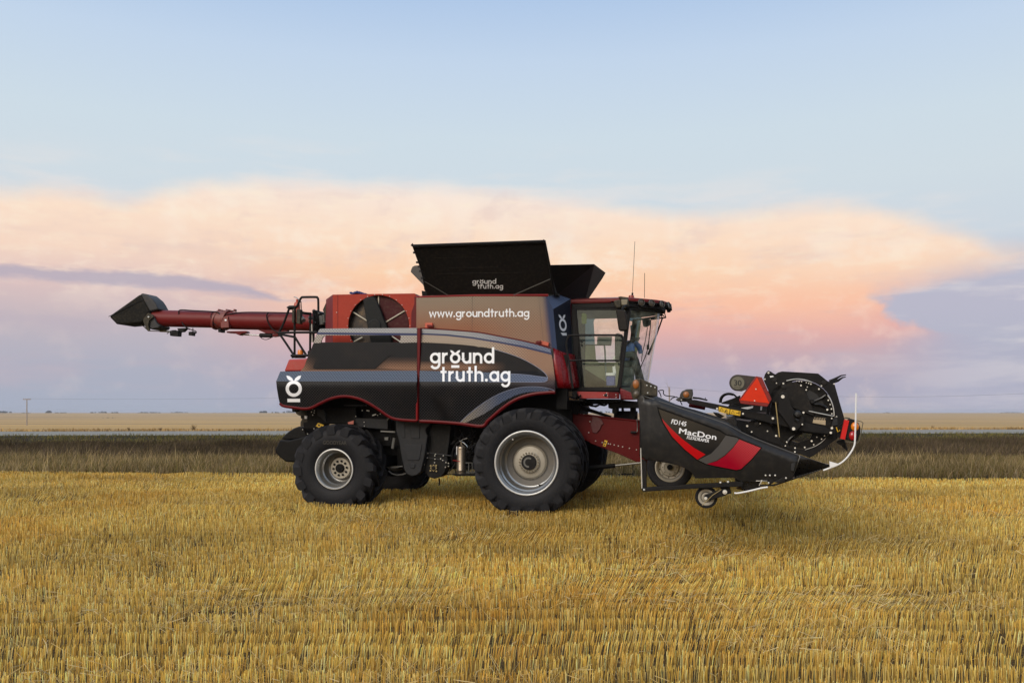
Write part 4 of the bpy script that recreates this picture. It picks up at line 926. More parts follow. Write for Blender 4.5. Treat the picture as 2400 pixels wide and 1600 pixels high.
# pillars and frames
def bar(mb, a, b, w, y0, y1, m=0):
    (x0, z0), (x1, z1) = a, b; mb.prism([L(x0, z0, y0), L(x0 + w, z0, y0), L(x1 + w, z1, y0), L(x1, z1, y0)], y1, m)
mb = M()
bar(mb, q1('c', 725, 322), q1('c', 770, 1292), 13.5, yc + .0, yc + .1)
bar(mb, q1('c', 768, 330), q1('c', 862, 1290), 4.0, yc - .02, yc + .05)
mb.build('rear_pillar', BLK, CB, bevel=.01)
mb = M(); bar(mb, q1('c', 1408, 326), q1('c', 1285, 1296), 9.5, yc - .03, yc + .06); A1_ = mb.build('front_pillar', BLK, CB, bevel=.01)
pa, pb_ = P1('c', 1425, 326, yc), P1('c', 1305, 1296, yc)
mb = M(); mb.prism([Vector((pa.x - .05, .9, pa.z)), Vector((pa.x + .05, .9, pa.z)), Vector((pb_.x + .05, .9, pb_.z)), Vector((pb_.x - .05, .9, pb_.z))], .97); mb.build('front_pillar', BLK, CB, bevel=.01)
mb = M(); mb.prism(P3('c', '770,322 1430,322 1430,345 770,345', yc - .01), yc + .06); mb.prism(P3('c', '735,1292 1310,1292 1315,1338 735,1338', yc - .04), .95); FLR = mb.build('door_frame', BLK, CB, bevel=.008)
mb = M(); mb.sheet(q('c', '792,346 1424,346 1290,1290 862,1290 800,420'), yc + .01, .006, (), (), 0); mb.build('door_glass', GLASS, CB)
# windscreen: curved between roof line and floor
mb = M(); nT = 17; vs = []
xb0, xbt = P1('c', 1312, 1290, yc).x, P1('c', 1662, 1215, .1).x; xt0, xtt = P1('c', 1446, 345, yc).x, P1('c', 1822, 385, .1).x
zT, zB = P1('c', 1446, 335, yc).z, P1('c', 1330, 1285, yc).z
for i in range(nT):
    y = -.93 + 1.86 * i / (nT - 1); k = 1 - abs(y / .93) ** 2.4
    for j in range(5):
        t = j / 4; vs.append((xb0 + (xt0 - xb0) * t + ((xbt - xb0) * (1 - t) + (xtt - xt0) * t) * k, y * (.96 + .04 * t), zB + (zT - zB) * t))
mb.add(vs, [(i * 5 + j, (i + 1) * 5 + j, (i + 1) * 5 + j + 1, i * 5 + j + 1) for i in range(nT - 1) for j in range(4)]); mb.build('windscreen', GLASSD, CB)
mb = M()
for t in (0, 4): mb.tube([vs[i * 5 + t] for i in range(nT)], .022, 6)
mb.build('windscreen_frame', BLK, CB)
# far wall with its window, rear wall, floor
mb = M(); yfw = .95; brn = q('c', '830,1020 900,1070 1010,1140 1190,1245 1300,1280 1460,1290')
hole_w = q('c', '1000,490 1008,465 1030,450 1280,446 1480,488 1522,500 1522,530 1470,900 1440,960 1300,985 1060,985 1030,960 1015,760')
mb.sheet(q('c', '800,330 1600,330 1480,1300 860,1300'), yfw, .0, [hole_w], [q('c', '820,780 1018,780'), brn], 0, 0, None, lambda c: 2 if c[1] > poly_y(brn, c[0]) else (0 if (c[1] - 660) * 5.2267 < 780 else 1))
mb.build('cab_far_wall', [TWIN, TDOOR, mat('cab_brown_reflection', lin(88, 66, 44), .8)], CB)  # brown area is a painted reflection of the door glass
mb = M(); mb.sheet(q('c', '1000,460 1530,460 1480,980 1000,985'), yfw + .012, .004, (), (), 0); mb.build('far_window', GLASS, CB)
xw0 = P1('c', 800, 600, yc).x
mb = M(); mb.box((xr_ - .02, yc + .02, zB - .05), (xr_ + .04, .95, z_d)); mb.box((xr_, yc + .02, zB - .1), (xb0 + .55, .95, zB - .01)); mb.build('cab_inner_wall', SEAT, CB)
# seat, console, steering wheel, monitor inside
xs_ = P1('c', 1480, 900, 0).x + .02
mb = M(); zs = zB
mb.box((xs_ - .30, -.24, zs + .42), (xs_ + .08, .24, zs + .54)); mb.box((xs_ - .36, -.24, zs + .5), (xs_ - .24, .24, zs + 1.08)); mb.box((xs_ - .26, -.2, zs), (xs_ - .0, .2, zs + .42)); mb.build('operator_seat', SEAT, CB, bevel=.05)
mb = M(); mb.box((xs_ - .28, -.40, zs + .58), (xs_ + .02, -.28, zs + .70)); mb.build('armrest_console', SEAT, CB, bevel=.03)
sc_ = P1('c', 1440, 748, -.05)
mb = M(); ring = [sc_ + Vector((.19 * math.cos(t), .19 * math.sin(t), .09 * math.cos(t))) for t in [i * math.pi / 10 for i in range(20)]]; mb.tube(ring, .02, 6, 0, True); mb.tube([sc_, sc_ + Vector((.12, 0, -.35)), sc_ + Vector((.22, 0, -.8)), sc_ + Vector((.25, 0, -1.2))], [.05, .07, .09, .1], 10); mb.rod(ring[0], ring[10], .02, 6); mb.rod(ring[5], ring[15], .02, 6); mb.build('steering_wheel', BLK, CB)
mb = M(); mb.prism(P3('c', '1045,672 1225,672 1215,770 1040,770', .4), .46); mb.tube(P3('c', '1130,770 1140,860 1150,1200', .43), .02, 6); mb.build('monitor', TRIM, CB, bevel=.01)
pj = P1('c', 1400, 960, -.05)
JK = M(); JK.tube([L(a, b, -.02) for a, b in q('c', '1400,722 1400,800 1385,880 1365,965')], [.06, .17, .15, .10], 10); JK.tube([L(a, b, -.15) for a, b in q('c', '1420,735 1470,790 1475,850')], [.05, .06, .045], 8); JK.tube([L(a, b, .1) for a, b in q('c', '1500,740 1560,800 1575,880')], [.05, .055, .04], 8)
o = JK.build('jacket', CLTH, None, org=pj); o.location = loc2w(pj); o.rotation_euler = (0, 0, -TH); tag(o, 'blue jacket hanging over the seat inside the cab', 'jacket')
pk = P1('c', 1212, 1275, -.6); KO = thing('cool_box', 'small blue cool box with white lid on the cab floor behind the door glass', 'cool box', pk)
hk = P1('c', 1212, 1155, -.6).z - pk.z; mb = M(); mb.box((-.08, -.1, 0), (.08, .1, hk)); mb.build('box_body', COOL, KO, bevel=.015)
mb = M(); mb.box((-.09, -.11, hk), (.09, .11, hk + .06)); mb.build('box_lid', WHT, KO, bevel=.012)
mb = M(); mb.prism(P3('c', '1255,860 1275,800 1310,790 1320,860', -.1), .0); mb.prism(P3('c', '1240,915 1300,905 1300,955 1235,950', -.2), -.1); mb.prism(P3('c', '1230,1040 1262,1030 1275,1100 1262,1240 1240,1180', -.25), -.2); mb.build('paper_notes', WHT, CB)
mb = M(); mb.prism(P3('c', '852,395 880,380 915,400 912,515 855,515', yc + .006), yc + .009); mb.build('window_sticker', mat('olive_sticker', lin(96, 108, 72), .6), CB)
mb = M(); mb.rod(P1('c', 851, 734, yc - .02), P1('c', 851, 734, yc + .02), .022, 12); mb.rod(P1('c', 851, 775, yc - .02), P1('c', 851, 775, yc + .02), .022, 12); mb.build('door_catch', INK, CB)
# rails at the door
mb = M()
for t, y, r in (('745,1310 718,1130 690,950 668,780 668,740 680,700 700,672 740,657 1300,655 1338,664 1356,690 1358,740 1340,860 1325,965', -1.5, .02), ('698,965 1000,965 1322,965', -1.5, .017)):
    mb.tube([L(a, b, y) for a, b in spline(q('c', t), 4)], r, 8)
mb.tube([L(a, b, -.9) for a, b in spline(q('c', '858,1290 846,1000 846,860 868,805 900,780 940,775 1215,775'), 4)], .014, 6); mb.tube(P3('c', '860,1025 1060,1022 1090,1016 1160,1024 1252,1018', -.9), .014, 6)
mb.build('door_handrail', BLK, CB)
# mirrors and corner lights
mb = M(); mb.prism(P3('c', '1270,350 1290,340 1365,345 1388,365 1400,400 1425,560 1420,590 1400,602 1325,602 1305,590', -1.42), -1.3); MR = mb.build('mirror', mat('mirror_shell', lin(34, 30, 27), .55, dust=.05, spec=.15), CB, bevel=.025)
mb = M(); mb.tube([L(a, b, y) for (a, b), y in zip(q('c', '1345,345 1370,300 1400,290 1430,330'), (-1.36, -1.3, -1.15, -.97))], .022, 8); mb.build('mirror_arm', BLK, MR)
mb = M(); mb.prism([Vector((p.x + .02, -p.y, p.z)) for p in P3('c', '1300,350 1365,345 1400,400 1425,560 1400,602 1325,602', -1.42)], 1.3); o = mb.build('mirror', mat('mirror_back_green', lin(60, 92, 84), .4), CB, bevel=.02)
mb = M(); mb.prism(P3('c', '1240,235 1300,218 1335,225 1335,318 1275,322 1252,275', -1.1), -.98); mb.prism(P3('c', '1295,185 1330,178 1420,190 1435,300 1395,330 1340,320 1330,215', -1.08), -.98); CLT = mb.build('corner_light', OLIV, CB, bevel=.02)
mb = M(); mb.prism(P3('c', '1335,218 1418,215 1410,288 1340,285', -1.10), -1.07); mb.build('lens', mat('work_lamp_lens', lin(120, 112, 92), .3), CLT, bevel=.01)
mb = M()
for k in range(16): 
    zx, zy = random.uniform(1335, 1425), random.uniform(300, 360); mb.tube([P1('c', zx, zy, -1.05), P1('c', zx + random.uniform(-25, 25), zy + random.uniform(-20, 30), -1.0)], .010, 5)
mb.build('lamp_wiring', DARK, CLT)
pb2 = P1('c', 1462, 235, -.6); mb = M(); mb.rev([(.055, 0), (.06, .04), (.05, .10), (.02, .11)], pb2, (0, 0, 1), 16); mb.build('beacon', mat('red_orange_beacon', lin(150, 52, 30), .3), CB)
mb = M(); p0, p1 = L(1482, 690, -.3), L(1488, 566, -.3); mb.rod(L(1482, 697, -.3), L(1482.3, 686, -.3), .018, 8); mb.rod(p0, p1, .0045, 5); mb.build('antenna', DARK, CB)
mb = M(); mb.rod(L(1510.4, 698, .1), L(1511, 640, .1), .0055, 5); mb.build('antenna', DARK, CB)
# wiper
mb = M(); wy = .15
mb.tube([L(a, b, wy) for a, b in q('c', '1845,440 1760,680 1668,895')], [.016, .018, .026], 6); mb.tube([L(a, b, wy) for a, b in q('c', '1482,388 1640,378 1790,392 1850,412 1885,438 1700,462')], .016, 6); mb.tube([L(a, b, wy) for a, b in q('c', '1805,370 1840,440 1885,438 1865,372')], .012, 6)
mb.tube([L(a, b, .3) for a, b in spline(q('c', '1700,470 1690,600 1668,780 1640,900 1580,1040 1552,1165'), 4)], .010, 5); mb.tube([L(a, b, .3) for a, b in spline(q('c', '1660,560 1630,740 1600,860 1585,980'), 4)], .008, 5); mb.prism(P3('c', '1650,775 1680,765 1680,830 1650,830', .28), .32); mb.build('wiper', BLK, CB)
mb = M(); mb.prism(P3('c', '1590,455 1700,460 1690,520 1650,545 1605,545', .75), .95); mb.build('sun_blind', SEAT, CB, bevel=.02)
# red front body beside the cab
tp = [(490, 806, -1.66), (530, 822, -1.64), (575, 842, -1.58), (578, 846, -1.55), (612, 858, -1.50), (650, 870, -1.44), (654, 874, -1.40), (705, 882, -1.25), (768, 890, -1.0)]
bt = [(548, 1296, -1.68), (590, 1300, -1.66), (640, 1302, -1.60), (643, 1303, -1.56), (678, 1304, -1.5), (714, 1305, -1.44), (718, 1305, -1.40), (770, 1300, -1.25), (828, 1290, -1.0)]
rows = []
for t in range(7):
    u = t / 6
    for a, b in zip(tp, bt):
        bul = -.05 * math.sin(math.pi * u); rows.append(P1('c', a[0] + (b[0] - a[0]) * u - 18 * math.sin(math.pi * u) * 0, a[1] + (b[1] - a[1]) * u, a[2] + (b[2] - a[2]) * u + bul))
nc = len(tp); mb = M(); mb.add(rows, [((t + 1) * nc + i, (t + 1) * nc + i + 1, t * nc + i + 1, t * nc + i) for t in range(6) for i in range(nc - 1)])
o = mb.build('front_fender', mat('fender_red', lin(128, 8, 18), .28, coat=.25, dust=.03, spec=.3), CO, ang=15); sm = o.modifiers.new('sheet', 'SOLIDIFY'); sm.thickness = .02; sm.offset = -1
mb = M(); mb.box((P1('c', 545, 1200, -1.5).x, -1.5, 1.9), (P1('c', 720, 1200, -1.0).x, 1.5, 2.9)); mb.build('inner_body', DARK, CO)
mb = M(); mb.prism(P3('c', '488,812 498,806 535,1120 555,1300 540,1300 520,1120', -1.70), -1.6); mb.build('fender_edge', INK, CO)
# platform, beam and mechanics below the cab
mb = M(); mb.prism(P3('l', '625,322 1275,335 1272,466 700,466 625,350', -1.25), -1.0, 0); mb.prism(P3('l', '1275,335 1480,338 1478,470 1272,466', -1.22), -1.0, 1); mb.ball(P1('l', 1218, 396, -1.255), .03, 2, 10)
for zx, zy in ((1238, 362), (1250, 408), (1175, 400), (1425, 388), (1428, 445)): mb.ball(P1('l', zx, zy, -1.255), .012, 3, 6)
mb.build('platform_beam', [mat('beam_red', lin(150, 30, 30), .4, dust=.1), REDD, INK, ZINC], CO, bevel=.006)
mb = M(); mb.prism(P3('l', '325,322 530,318 530,430 330,430', -1.3), -1.1); mb.build('platform_stub', mat('dusty_timber', lin(96, 76, 54), .8), CO, bevel=.01)
mb = M(); mb.prism(P3('l', '525,350 620,300 620,470 700,380 700,430 590,470 525,430', -1.35), -1.2); mb.prism(P3('l', '230,480 780,500 760,520 240,515', -1.35), -.9); mb.build('platform_bracket', DARK, CO, bevel=.01)
mb = M(); mb.prism(P3('l', '465,440 520,470 560,490 660,470 655,498 465,498', -1.2), -1.1); mb.build('chaff_heap', mat('straw_chaff', lin(206, 160, 112), .9), CO)
mb = M(); mb.prism(P3('l', '1500,245 1740,345 1790,490 1510,490', -.95), -.6); mb.build('cab_nose', mat('nose_red', lin(110, 14, 30), .3, coat=.2, spec=.2), CB, bevel=.02)
mb = M()
mb.prism(P3('l', '210,470 1500,480 1500,560 650,570 700,660 640,800 210,700', -.8), .8); mb.prism(P3('l', '560,240 1440,250 1440,330 560,330', -.98), .9)
mb.prism(P3('l', '1260,480 1900,530 1900,660 1380,660 1340,680 1270,660', -.75), .5); mb.prism(P3('l', '1350,660 1450,660 1450,760 1400,790 1345,760', -.75), -.5)
mb.prism(P3('l', '1380,720 1790,720 1790,910 1380,880', -.4), .8); mb.prism(P3('l', '1460,660 1480,660 1480,730 1460,730', -.5), -.4); mb.prism(P3('l', '1535,660 1580,660 1585,730 1535,730', -.5), -.4); mb.prism(P3('l', '1715,660 1825,660 1825,900 1715,900', -.5), -.3)
mb.build('cab_subframe', DARK, CO, bevel=.01)
mb = M()
for t in ('650,600 760,590 880,600 960,575', '880,600 950,620 1050,610 1110,570', '980,610 1010,630 1070,600', '1110,590 1190,605 1250,570', '700,650 860,680 1100,760 1330,840', '740,690 900,730 1150,800 1300,845'): mb.tube([L(a, b, -.6) for a, b in spline(q('l', t), 4)], .022, 6)
mb.build('hydraulic_hose', BLK, CO)
# ---- feeder house ----
mb = M(); mb.prism([L(a, b, -.72) for a, b in [(1328, 967), (1494, 985), (1590, 997), (1590, 1095), (1500, 1083), (1384, 1037), (1328, 1012)]], .72); FH = mb.build('feeder_house', FRED, CO, bevel=.012)
mb = M(); mb.prism(P3('l', '950,830 1060,850 1120,880 1180,990 1130,1010 1100,1100 1020,1180 950,1160 900,1000', -.75), -.72); mb.build('feeder_plate', mat('feeder_plate_red', lin(80, 18, 20), .5), FH, bevel=.008)
mb = M()
for zx, zy in ((895, 938), (870, 1160), (1010, 1332), (1145, 1362), (1270, 1388), (1312, 1396), (1390, 1412), (1475, 1433), (1562, 1450), (1702, 1480), (1845, 1512), (695, 787), (772, 790)): mb.ball(P1('l', zx, zy, -.728), .0135, n=6)
mb.build('feeder_bolt', ZINC, FH)
mb = M(); mb.prism(P3('l', '1195,1312 1255,1330 1212,1450 1155,1430', -.732), -.722); WL = mb.build('warning_label', YEL, FH)
mb = M(); mb.prism(P3('l', '1190,1345 1225,1352 1215,1385 1180,1375', -.735), -.7325); mb.prism(P3('l', '1175,1400 1205,1405 1195,1430 1170,1420', -.735), -.7325); mb.build('warning_symbol', INK, WL)
mb = M(); mb.tube(P3('l', '1885,890 1850,905 1862,960 1865,1130 1845,1155', -.78), .010, 6); mb.rod(P1('l', 1725, 1155, -.78), P1('l', 1840, 1155, -.78), .024, 8, 1); mb.build('feeder_lever', [STEEL, BLK], FH)
mb = M(); mb.tube([P1('l', 480, 772, -.73), P1('l', 1900, 925, -.73)], .016, 6); mb.tube([P1('l', 900, 1365, -.73), P1('l', 1450, 1568, -.73), L(1500, 1084, -.73)], .014, 6); mb.build('feeder_edge', FRED, FH)
mb = M(); mb.rod(P1('f', 1890, 900, -.75), P1('f', 2150, 872, -.75), .02, 10); mb.rod(P1('f', 1640, 925, -.75), P1('f', 1890, 900, -.75), .045, 10, 1); mb.build('lift_cylinder', [mat('oily_cylinder_rod', lin(120, 118, 112), .4, metal=.5), DARK], CO)
mb = M(); mb.tube(P3('f', '1950,985 2068,985 2068,880', -.5), .012, 6); mb.tube(P3('f', '1400,330 1400,330 1500,380 1860,410', -.3), .03, 6); mb.build('parking_stand', DARK, CO)

# ================================================================== THE HEADER
ho = Vector((3.3, -6.7, 0.0))
HD = thing('draper_header', 'wide black draper header with red flashes carried raised in front of the combine', 'header', ho)
ye = -6.70
def hb(mb, name, mats, parent=None, **kw): return mb.build(name, mats, parent or HD, org=ho, **kw)
so_top = q('d', '240,336 350,345 600,450 960,562 1010,580 1130,672 1300,745 1655,882')
outl = q('d', '178,378 186,352 205,336 240,334 350,345 600,450 800,512 960,562 1010,580 1130,672 1300,745 1500,822 1655,882 1662,905 1640,960 1605,1060 1612,1086 1580,1110 1500,1135 1340,1132 1120,1125 1060,1092 700,1100 690,1070 640,1020 560,985 450,958 250,930 226,915 210,760 195,600')
def yshield(px, py):
    d = py - poly_y(so_top, px); e = 0.10 * max(0.0, 1 - d / 17) ** 1.5 if px > so_top[0][0] else 0.0
    b = 1128; lowr = max(0.0, (py - (1000 + (px - 1500) * .12)) / 110); e += 0.10 * min(1.0, lowr) ** 2
    e += .05 * max(0.0, (1520 - px) / 24)
    return ye + e
mb = M(); mb.sheet(outl, yshield, 0.16, (), [[(a, b + k) for a, b in spline(so_top, 4)[2:-6]] for k in (4, 9, 16)], 7); ES = hb(mb, 'end_shield', SHLD, ang=60)
mb = M(); mb.tube([L(a, b, yshield(a, b) - .0) for a, b in spline(q('d', '232,345 600,468 960,590 1130,678 1300,752 1650,886'), 4)], .006, 5); hb(mb, 'shield_ridge', mat('grey_ridge', lin(86, 84, 80), .4), ES)  # paler grey line along the shield's top edge
mb = M(); mb.prism([L(a, b, ye + .17) for a, b in q('d', '960,556 1060,520 1090,580 1085,620 1130,672 1010,590')], ye + .6); mb.prism(P3('d', '300,345 560,430 700,470 930,540 1000,560 1020,590 700,560 300,420', ye + .17), ye + .5); hb(mb, 'shield_inner_cover', BLKG, ES, bevel=.02)
dec = q('d', '352,442 640,545 930,652 990,692 1085,715 1320,817 1225,930 1130,1020 1080,1032 950,1008 800,976 720,938 600,842 480,722 400,592 366,505')
decin = q('d', '366,462 640,562 925,668 985,704 1085,724 1308,820 1216,928 1126,1012 1080,1022 952,998 806,968 728,930 608,834 492,716 412,588 380,505')
crs = q('d', '388,535 402,600 480,712 560,790 600,832 722,928 798,880 690,818 580,735 480,640 415,570')
gry = q('d', '726,934 850,872 920,800 985,706 1086,728 1104,742 1050,812 975,885 900,936 804,970')
redb = q('d', '1108,742 1310,822 1218,930 1128,1014 1080,1022 954,1000 812,968 905,940 980,890 1055,815')
def deccol(cc, p):
    if not inside(cc, decin): return (lin(14, 14, 14),) * 2
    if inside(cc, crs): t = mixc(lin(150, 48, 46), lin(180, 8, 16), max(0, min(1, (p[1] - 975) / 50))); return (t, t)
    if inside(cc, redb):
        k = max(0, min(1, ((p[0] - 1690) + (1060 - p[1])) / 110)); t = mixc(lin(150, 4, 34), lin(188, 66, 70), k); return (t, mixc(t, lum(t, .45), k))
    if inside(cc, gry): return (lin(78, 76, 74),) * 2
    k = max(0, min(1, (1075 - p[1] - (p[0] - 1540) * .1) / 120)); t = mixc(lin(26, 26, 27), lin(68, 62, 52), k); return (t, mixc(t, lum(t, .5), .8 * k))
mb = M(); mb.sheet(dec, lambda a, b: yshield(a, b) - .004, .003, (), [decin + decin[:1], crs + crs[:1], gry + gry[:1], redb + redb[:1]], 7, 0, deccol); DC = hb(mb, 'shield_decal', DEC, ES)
ysd = lambda a, b: yshield(a, b) - .004
mb = M(); font_text(mb, 'FD145', q1('i', 570, 880), q1('i', 838, 930), 10.4, ysd, .004, lean=2.4); font_text(mb, 'FD145', q1('i', 575, 881), q1('i', 843, 931), 10.4, ysd, .0045, lean=2.4); font_text(mb, 'FD145', q1('i', 574, 877), q1('i', 842, 927), 10.4, ysd, .005, lean=2.4)
font_text(mb, 'MacDon', q1('i', 712, 1058), q1('i', 1392, 1180), 12.6, ysd, .004, lean=1.6); font_text(mb, 'MacDon', q1('i', 720, 1059), q1('i', 1400, 1181), 12.6, ysd, .0045, lean=1.6); font_text(mb, 'MacDon', q1('i', 716, 1053), q1('i', 1396, 1175), 12.6, ysd, .005, lean=1.6)
font_text(mb, 'FLEXDRAPER', q1('i', 858, 1158), q1('i', 1262, 1228), 7.4, ysd, .004, lean=1.6); font_text(mb, 'FLEXDRAPER', q1('i', 862, 1157), q1('i', 1266, 1227), 7.4, ysd, .0045, lean=1.6); hb(mb, 'lettering', VINYL, DC)
# crop divider nose
def ydiv(px, py): return ye + .02 + .10 * abs((py - (1075 + (px - 1872) * .08)) / 28) ** 1.5
mb = M(); mb.sheet(q('d', '1657,884 1780,926 1900,966 1935,972 1936,990 1900,1008 1760,1052 1640,1088 1616,1086 1608,1062 1642,962 1664,906'), ydiv, .14, (), (), 9); CDV = hb(mb, 'crop_divider', BLKG, ang=30)
mb = M(); mb.tube([L(a, b, ydiv(a, b) - .004) for a, b in q('d', '1659,886 1664,906 1642,962 1608,1062 1616,1086')], .006, 5); hb(mb, 'divider_seam', mat('grey_seam', lin(120, 118, 114), .5), CDV)
mb = M(); mb.prism(P3('d', '1588,962 1625,958 1612,1040 1578,1030', yshield(1853, 1090) - .008), ye + .1); hb(mb, 'divider_latch', INK, CDV, bevel=.006)
mb = M()
for k in range(12):
    t = k / 11; mb.ball(P1('d', 1640 + 260 * t, 1082 - 74 * t, ye + .07), .006, n=6)
hb(mb, 'divider_bolt', GREY, CDV)
# white divider rod
mb = M(); wr = spline(q('d', '1880,1026 1950,1000 2010,976 2060,945 2105,900 2140,850 2160,810 2170,770 2174,660 2177,560 2179,430 2182,318'), 4)
mb.tube([L(a, b, ye + .02) for a, b in wr], .0098, 8); mb.prism(P3('d', '1936,942 2022,966 1942,1004', ye + .01), ye + .03); hb(mb, 'divider_rod', WHT)
# leg frame
mb = M(); mb.prism(P3('d', '206,925 255,940 255,1190 216,1190', ye + .1), ye + .2); mb.prism(P3('d', '215,1188 640,1158 1140,1130 1142,1174 640,1196 230,1222 212,1210', ye + .06), ye + .16); mb.prism(P3('d', '1125,1120 1150,1115 1150,1200 1130,1200', ye + .1), ye + .15); FR = hb(mb, 'leg_frame', BLK, bevel=.006)
mb = M(); mb.rod(P1('d', 203, 820, ye + .09), P1('d', 214, 1190, ye + .09), .007, 6)
for zx, zy in ((234, 1204), (935, 1138), (1005, 1132)): mb.ball(P1('d', zx, zy, ye + .055), .014, n=8)
hb(mb, 'frame_edge', ZINC, FR)
# transport wheel (inboard of the shield) and gauge wheel
def small_wheel(name, c, R, w, rr, disc, holes, tyrem, rimm):
    wh = part(name, HD, c - ho); mb = M()
    mb.rev([(rr, -w * .42), (rr + (R - rr) * .3, -w * .5), (R * .92, -w * .5), (R * .985, -w * .38), (R, 0), (R * .985, w * .38), (R * .92, w * .5), (rr, w * .42)], (0, 0, 0), (0, 1, 0), 44, caps=False); mb.build('tyre', tyrem, wh)
    mb = M(); mb.rev([(rr + .006, -w * .42), (rr - .01, -w * .44), (rr - .03, -w * .36), (rr * .78, -w * .1), (rr * .66, -w * .05), (rr * .58, -w * .22), (rr * .40, -w * .26), (rr * .38, -w * .2), (.01, -w * .2)], (0, 0, 0), (0, 1, 0), 40, caps=False); mb.build('rim', rimm, wh, ang=30)
    mb = M(); mb.rev([(rr * .2, -w * .2), (rr * .19, -w * .42), (0, -w * .43)], (0, 0, 0), (0, 1, 0), 18, caps=False)
    for i in range(holes): t = i * 2 * math.pi / holes; mb.rod((rr * .49 * math.cos(t), -w * .22, rr * .49 * math.sin(t)), (rr * .49 * math.cos(t), -w * .27, rr * .49 * math.sin(t)), rr * .035, 8)
    for i in range(10): t = i * 2 * math.pi / 10 + .2; mb.rod((rr * .72 * math.cos(t), -w * .05, rr * .72 * math.sin(t)), (rr * .72 * math.cos(t), -w * .09, rr * .72 * math.sin(t)), rr * .045, 8)
    mb.build('hub', DARK, wh); return wh
tc = P1('o', 440, 172, -4.3); k_ = (P1('o', 610, 172, -4.3).x - tc.x); small_wheel('transport_wheel', tc + Vector((0, .1, 0)), k_ * 1.60, .22, k_, 0, 8, RUB, HUBM)
mb = M(); mb.box((tc.x - .06, -4.2, tc.z - .06), (tc.x + .06, -3.6, tc.z + .06)); mb.box((tc.x - .05, -3.7, tc.z - .05), (tc.x + .05, -3.6, tc.z + .6)); hb(mb, 'transport_axle', DARK, bevel=.01)
gc = P1('o', 860, 515, ye + .15); k_ = (P1('o', 955, 515, ye + .15).x - gc.x); small_wheel('gauge_wheel', gc + Vector((0, .05, 0)), k_ * 1.38, .09, k_, 0, 0, RUB, HUBM)
mb = M(); mb.prism(P3('o', '838,490 1010,430 1050,418 1090,425 1112,455 1095,485 1060,500 910,545 860,548 835,520', ye + .08), ye + .12); mb.prism(P3('o', '1020,400 1130,400 1150,470 1100,480 1030,440', ye + .12), ye + .2); GA = hb(mb, 'gauge_arm', BLK, bevel=.006)
mb = M(); mb.rev([(.028, 0), (.026, -.02), (.012, -.02), (.01, -.035), (0, -.036)], P1('o', 1072, 452, ye + .08), (0, 1, 0), 18, 0, False); mb.rev([(.02, 0), (.018, -.015), (0, -.016)], P1('o', 853, 525, ye + .08), (0, 1, 0), 14, 0, False); hb(mb, 'pivot', ZINC, GA)
mb = M(); mb.tube([L(a, b, ye + .04) for a, b in q('o', '810,608 930,490 1030,425')], .0035, 5); mb.tube([L(a, b, ye + .05) for a, b in spline(q('o', '1105,490 1140,485 1200,545 1290,625'), 4)], .0028, 5); hb(mb, 'straw_stem', mat('straw_stem', lin(170, 150, 100), .9), GA)
mb = M(); mb.tube([L(a, b, ye + .08) for a, b in spline(q('o', '1180,462 1220,466 1350,442 1480,410 1565,396'), 4)], .011, 8); hb(mb, 'skid_rod', WHT)
mb = M()
mb.prism(P3('o', '1470,375 1640,375 1760,330 2160,200 2215,150 2200,195 1760,345 1640,385 1480,388', ye + .08), ye + .2); mb.prism(P3('o', '1500,280 1730,275 1740,310 1640,340 1590,370 1560,335 1510,330', ye + .06), ye + .16); mb.prism(P3('o', '1640,340 1720,300 1740,260 1800,262 1815,300 1760,330 1700,350', ye + .05), ye + .1)
mb.prism(P3('o', '1190,300 1480,310 1480,420 1290,440 1285,400 1200,380', ye + .2), ye + .4)
for zx, zy in ((1575, 348), (1775, 292), (1590, 262), (1650, 262), (1540, 262)): mb.ball(P1('o', zx, zy, ye + .045), .012, 1, 8)
mb.rod(P1('o', 1465, 380, ye + .05), P1('o', 1500, 315, ye + .05), .005, 5, 1); mb.rod(P1('o', 1430, 325, ye + .05), P1('o', 1560, 325, ye + .05), .004, 5, 1); hb(mb, 'knife_drive', [BLKG, ZINC], bevel=.006)
mb = M(); mb.prism(P3('o', '1210,420 1290,380 1400,360 1460,350 1470,385 1300,440', ye + .3), ye + .5); hb(mb, 'trapped_straw', mat('trapped_straw', lin(110, 84, 44), .9), None)
# reel arm and brackets
mb = M(); mb.prism([L(a, b, -6.50) for a, b in q('d', '610,380 700,378 960,430 1150,470 1480,535 1700,585 1960,655 1962,700 1700,668 1480,612 1140,532 900,470 640,412')], -6.40); RA = hb(mb, 'reel_arm', BLK, bevel=.006)
mb = M(); mb.prism(P3('h', '940,465 985,442 1030,455 1085,620 1125,670 1262,790 1255,830 1165,945 1120,958 1085,940 1060,890 1000,800 912,690 925,560', -6.56), -6.5); hb(mb, 'arm_bracket', mat('bracket_black', lin(27, 26, 26), .5, dust=.03, spec=.15), RA, bevel=.006)
mb = M(); mb.rev([(.05, 0), (.045, -.03), (.03, -.05), (0, -.055)], P1('h', 1168, 730, -6.56), (0, 1, 0), 20, 0, False); mb.rod(P1('h', 1140, 790, -6.57), P1('h', 1175, 820, -6.57), .02, 8); hb(mb, 'reel_motor', INK, RA)
mb = M()
for zx, zy, r in ((978, 500, .021), (1120, 920, .019), (1250, 708, .012), (1234, 862, .009), (848, 784, .014), (455, 722, .012), (115, 656, .012), (1622, 912, .014), (1608, 972, .014)): mb.rod(P1('h', zx, zy, -6.51), P1('h', zx, zy, -6.575), r, 10)
hb(mb, 'arm_bolt', ZINC, RA)
mb = M(); mb.prism(P3('h', '140,628 282,662 274,728 132,698', -6.506), -6.501); mb.prism(P3('h', '292,664 424,690 418,752 286,726', -6.506), -6.501); WL = hb(mb, 'warning_label', YEL, RA)
mb = M()
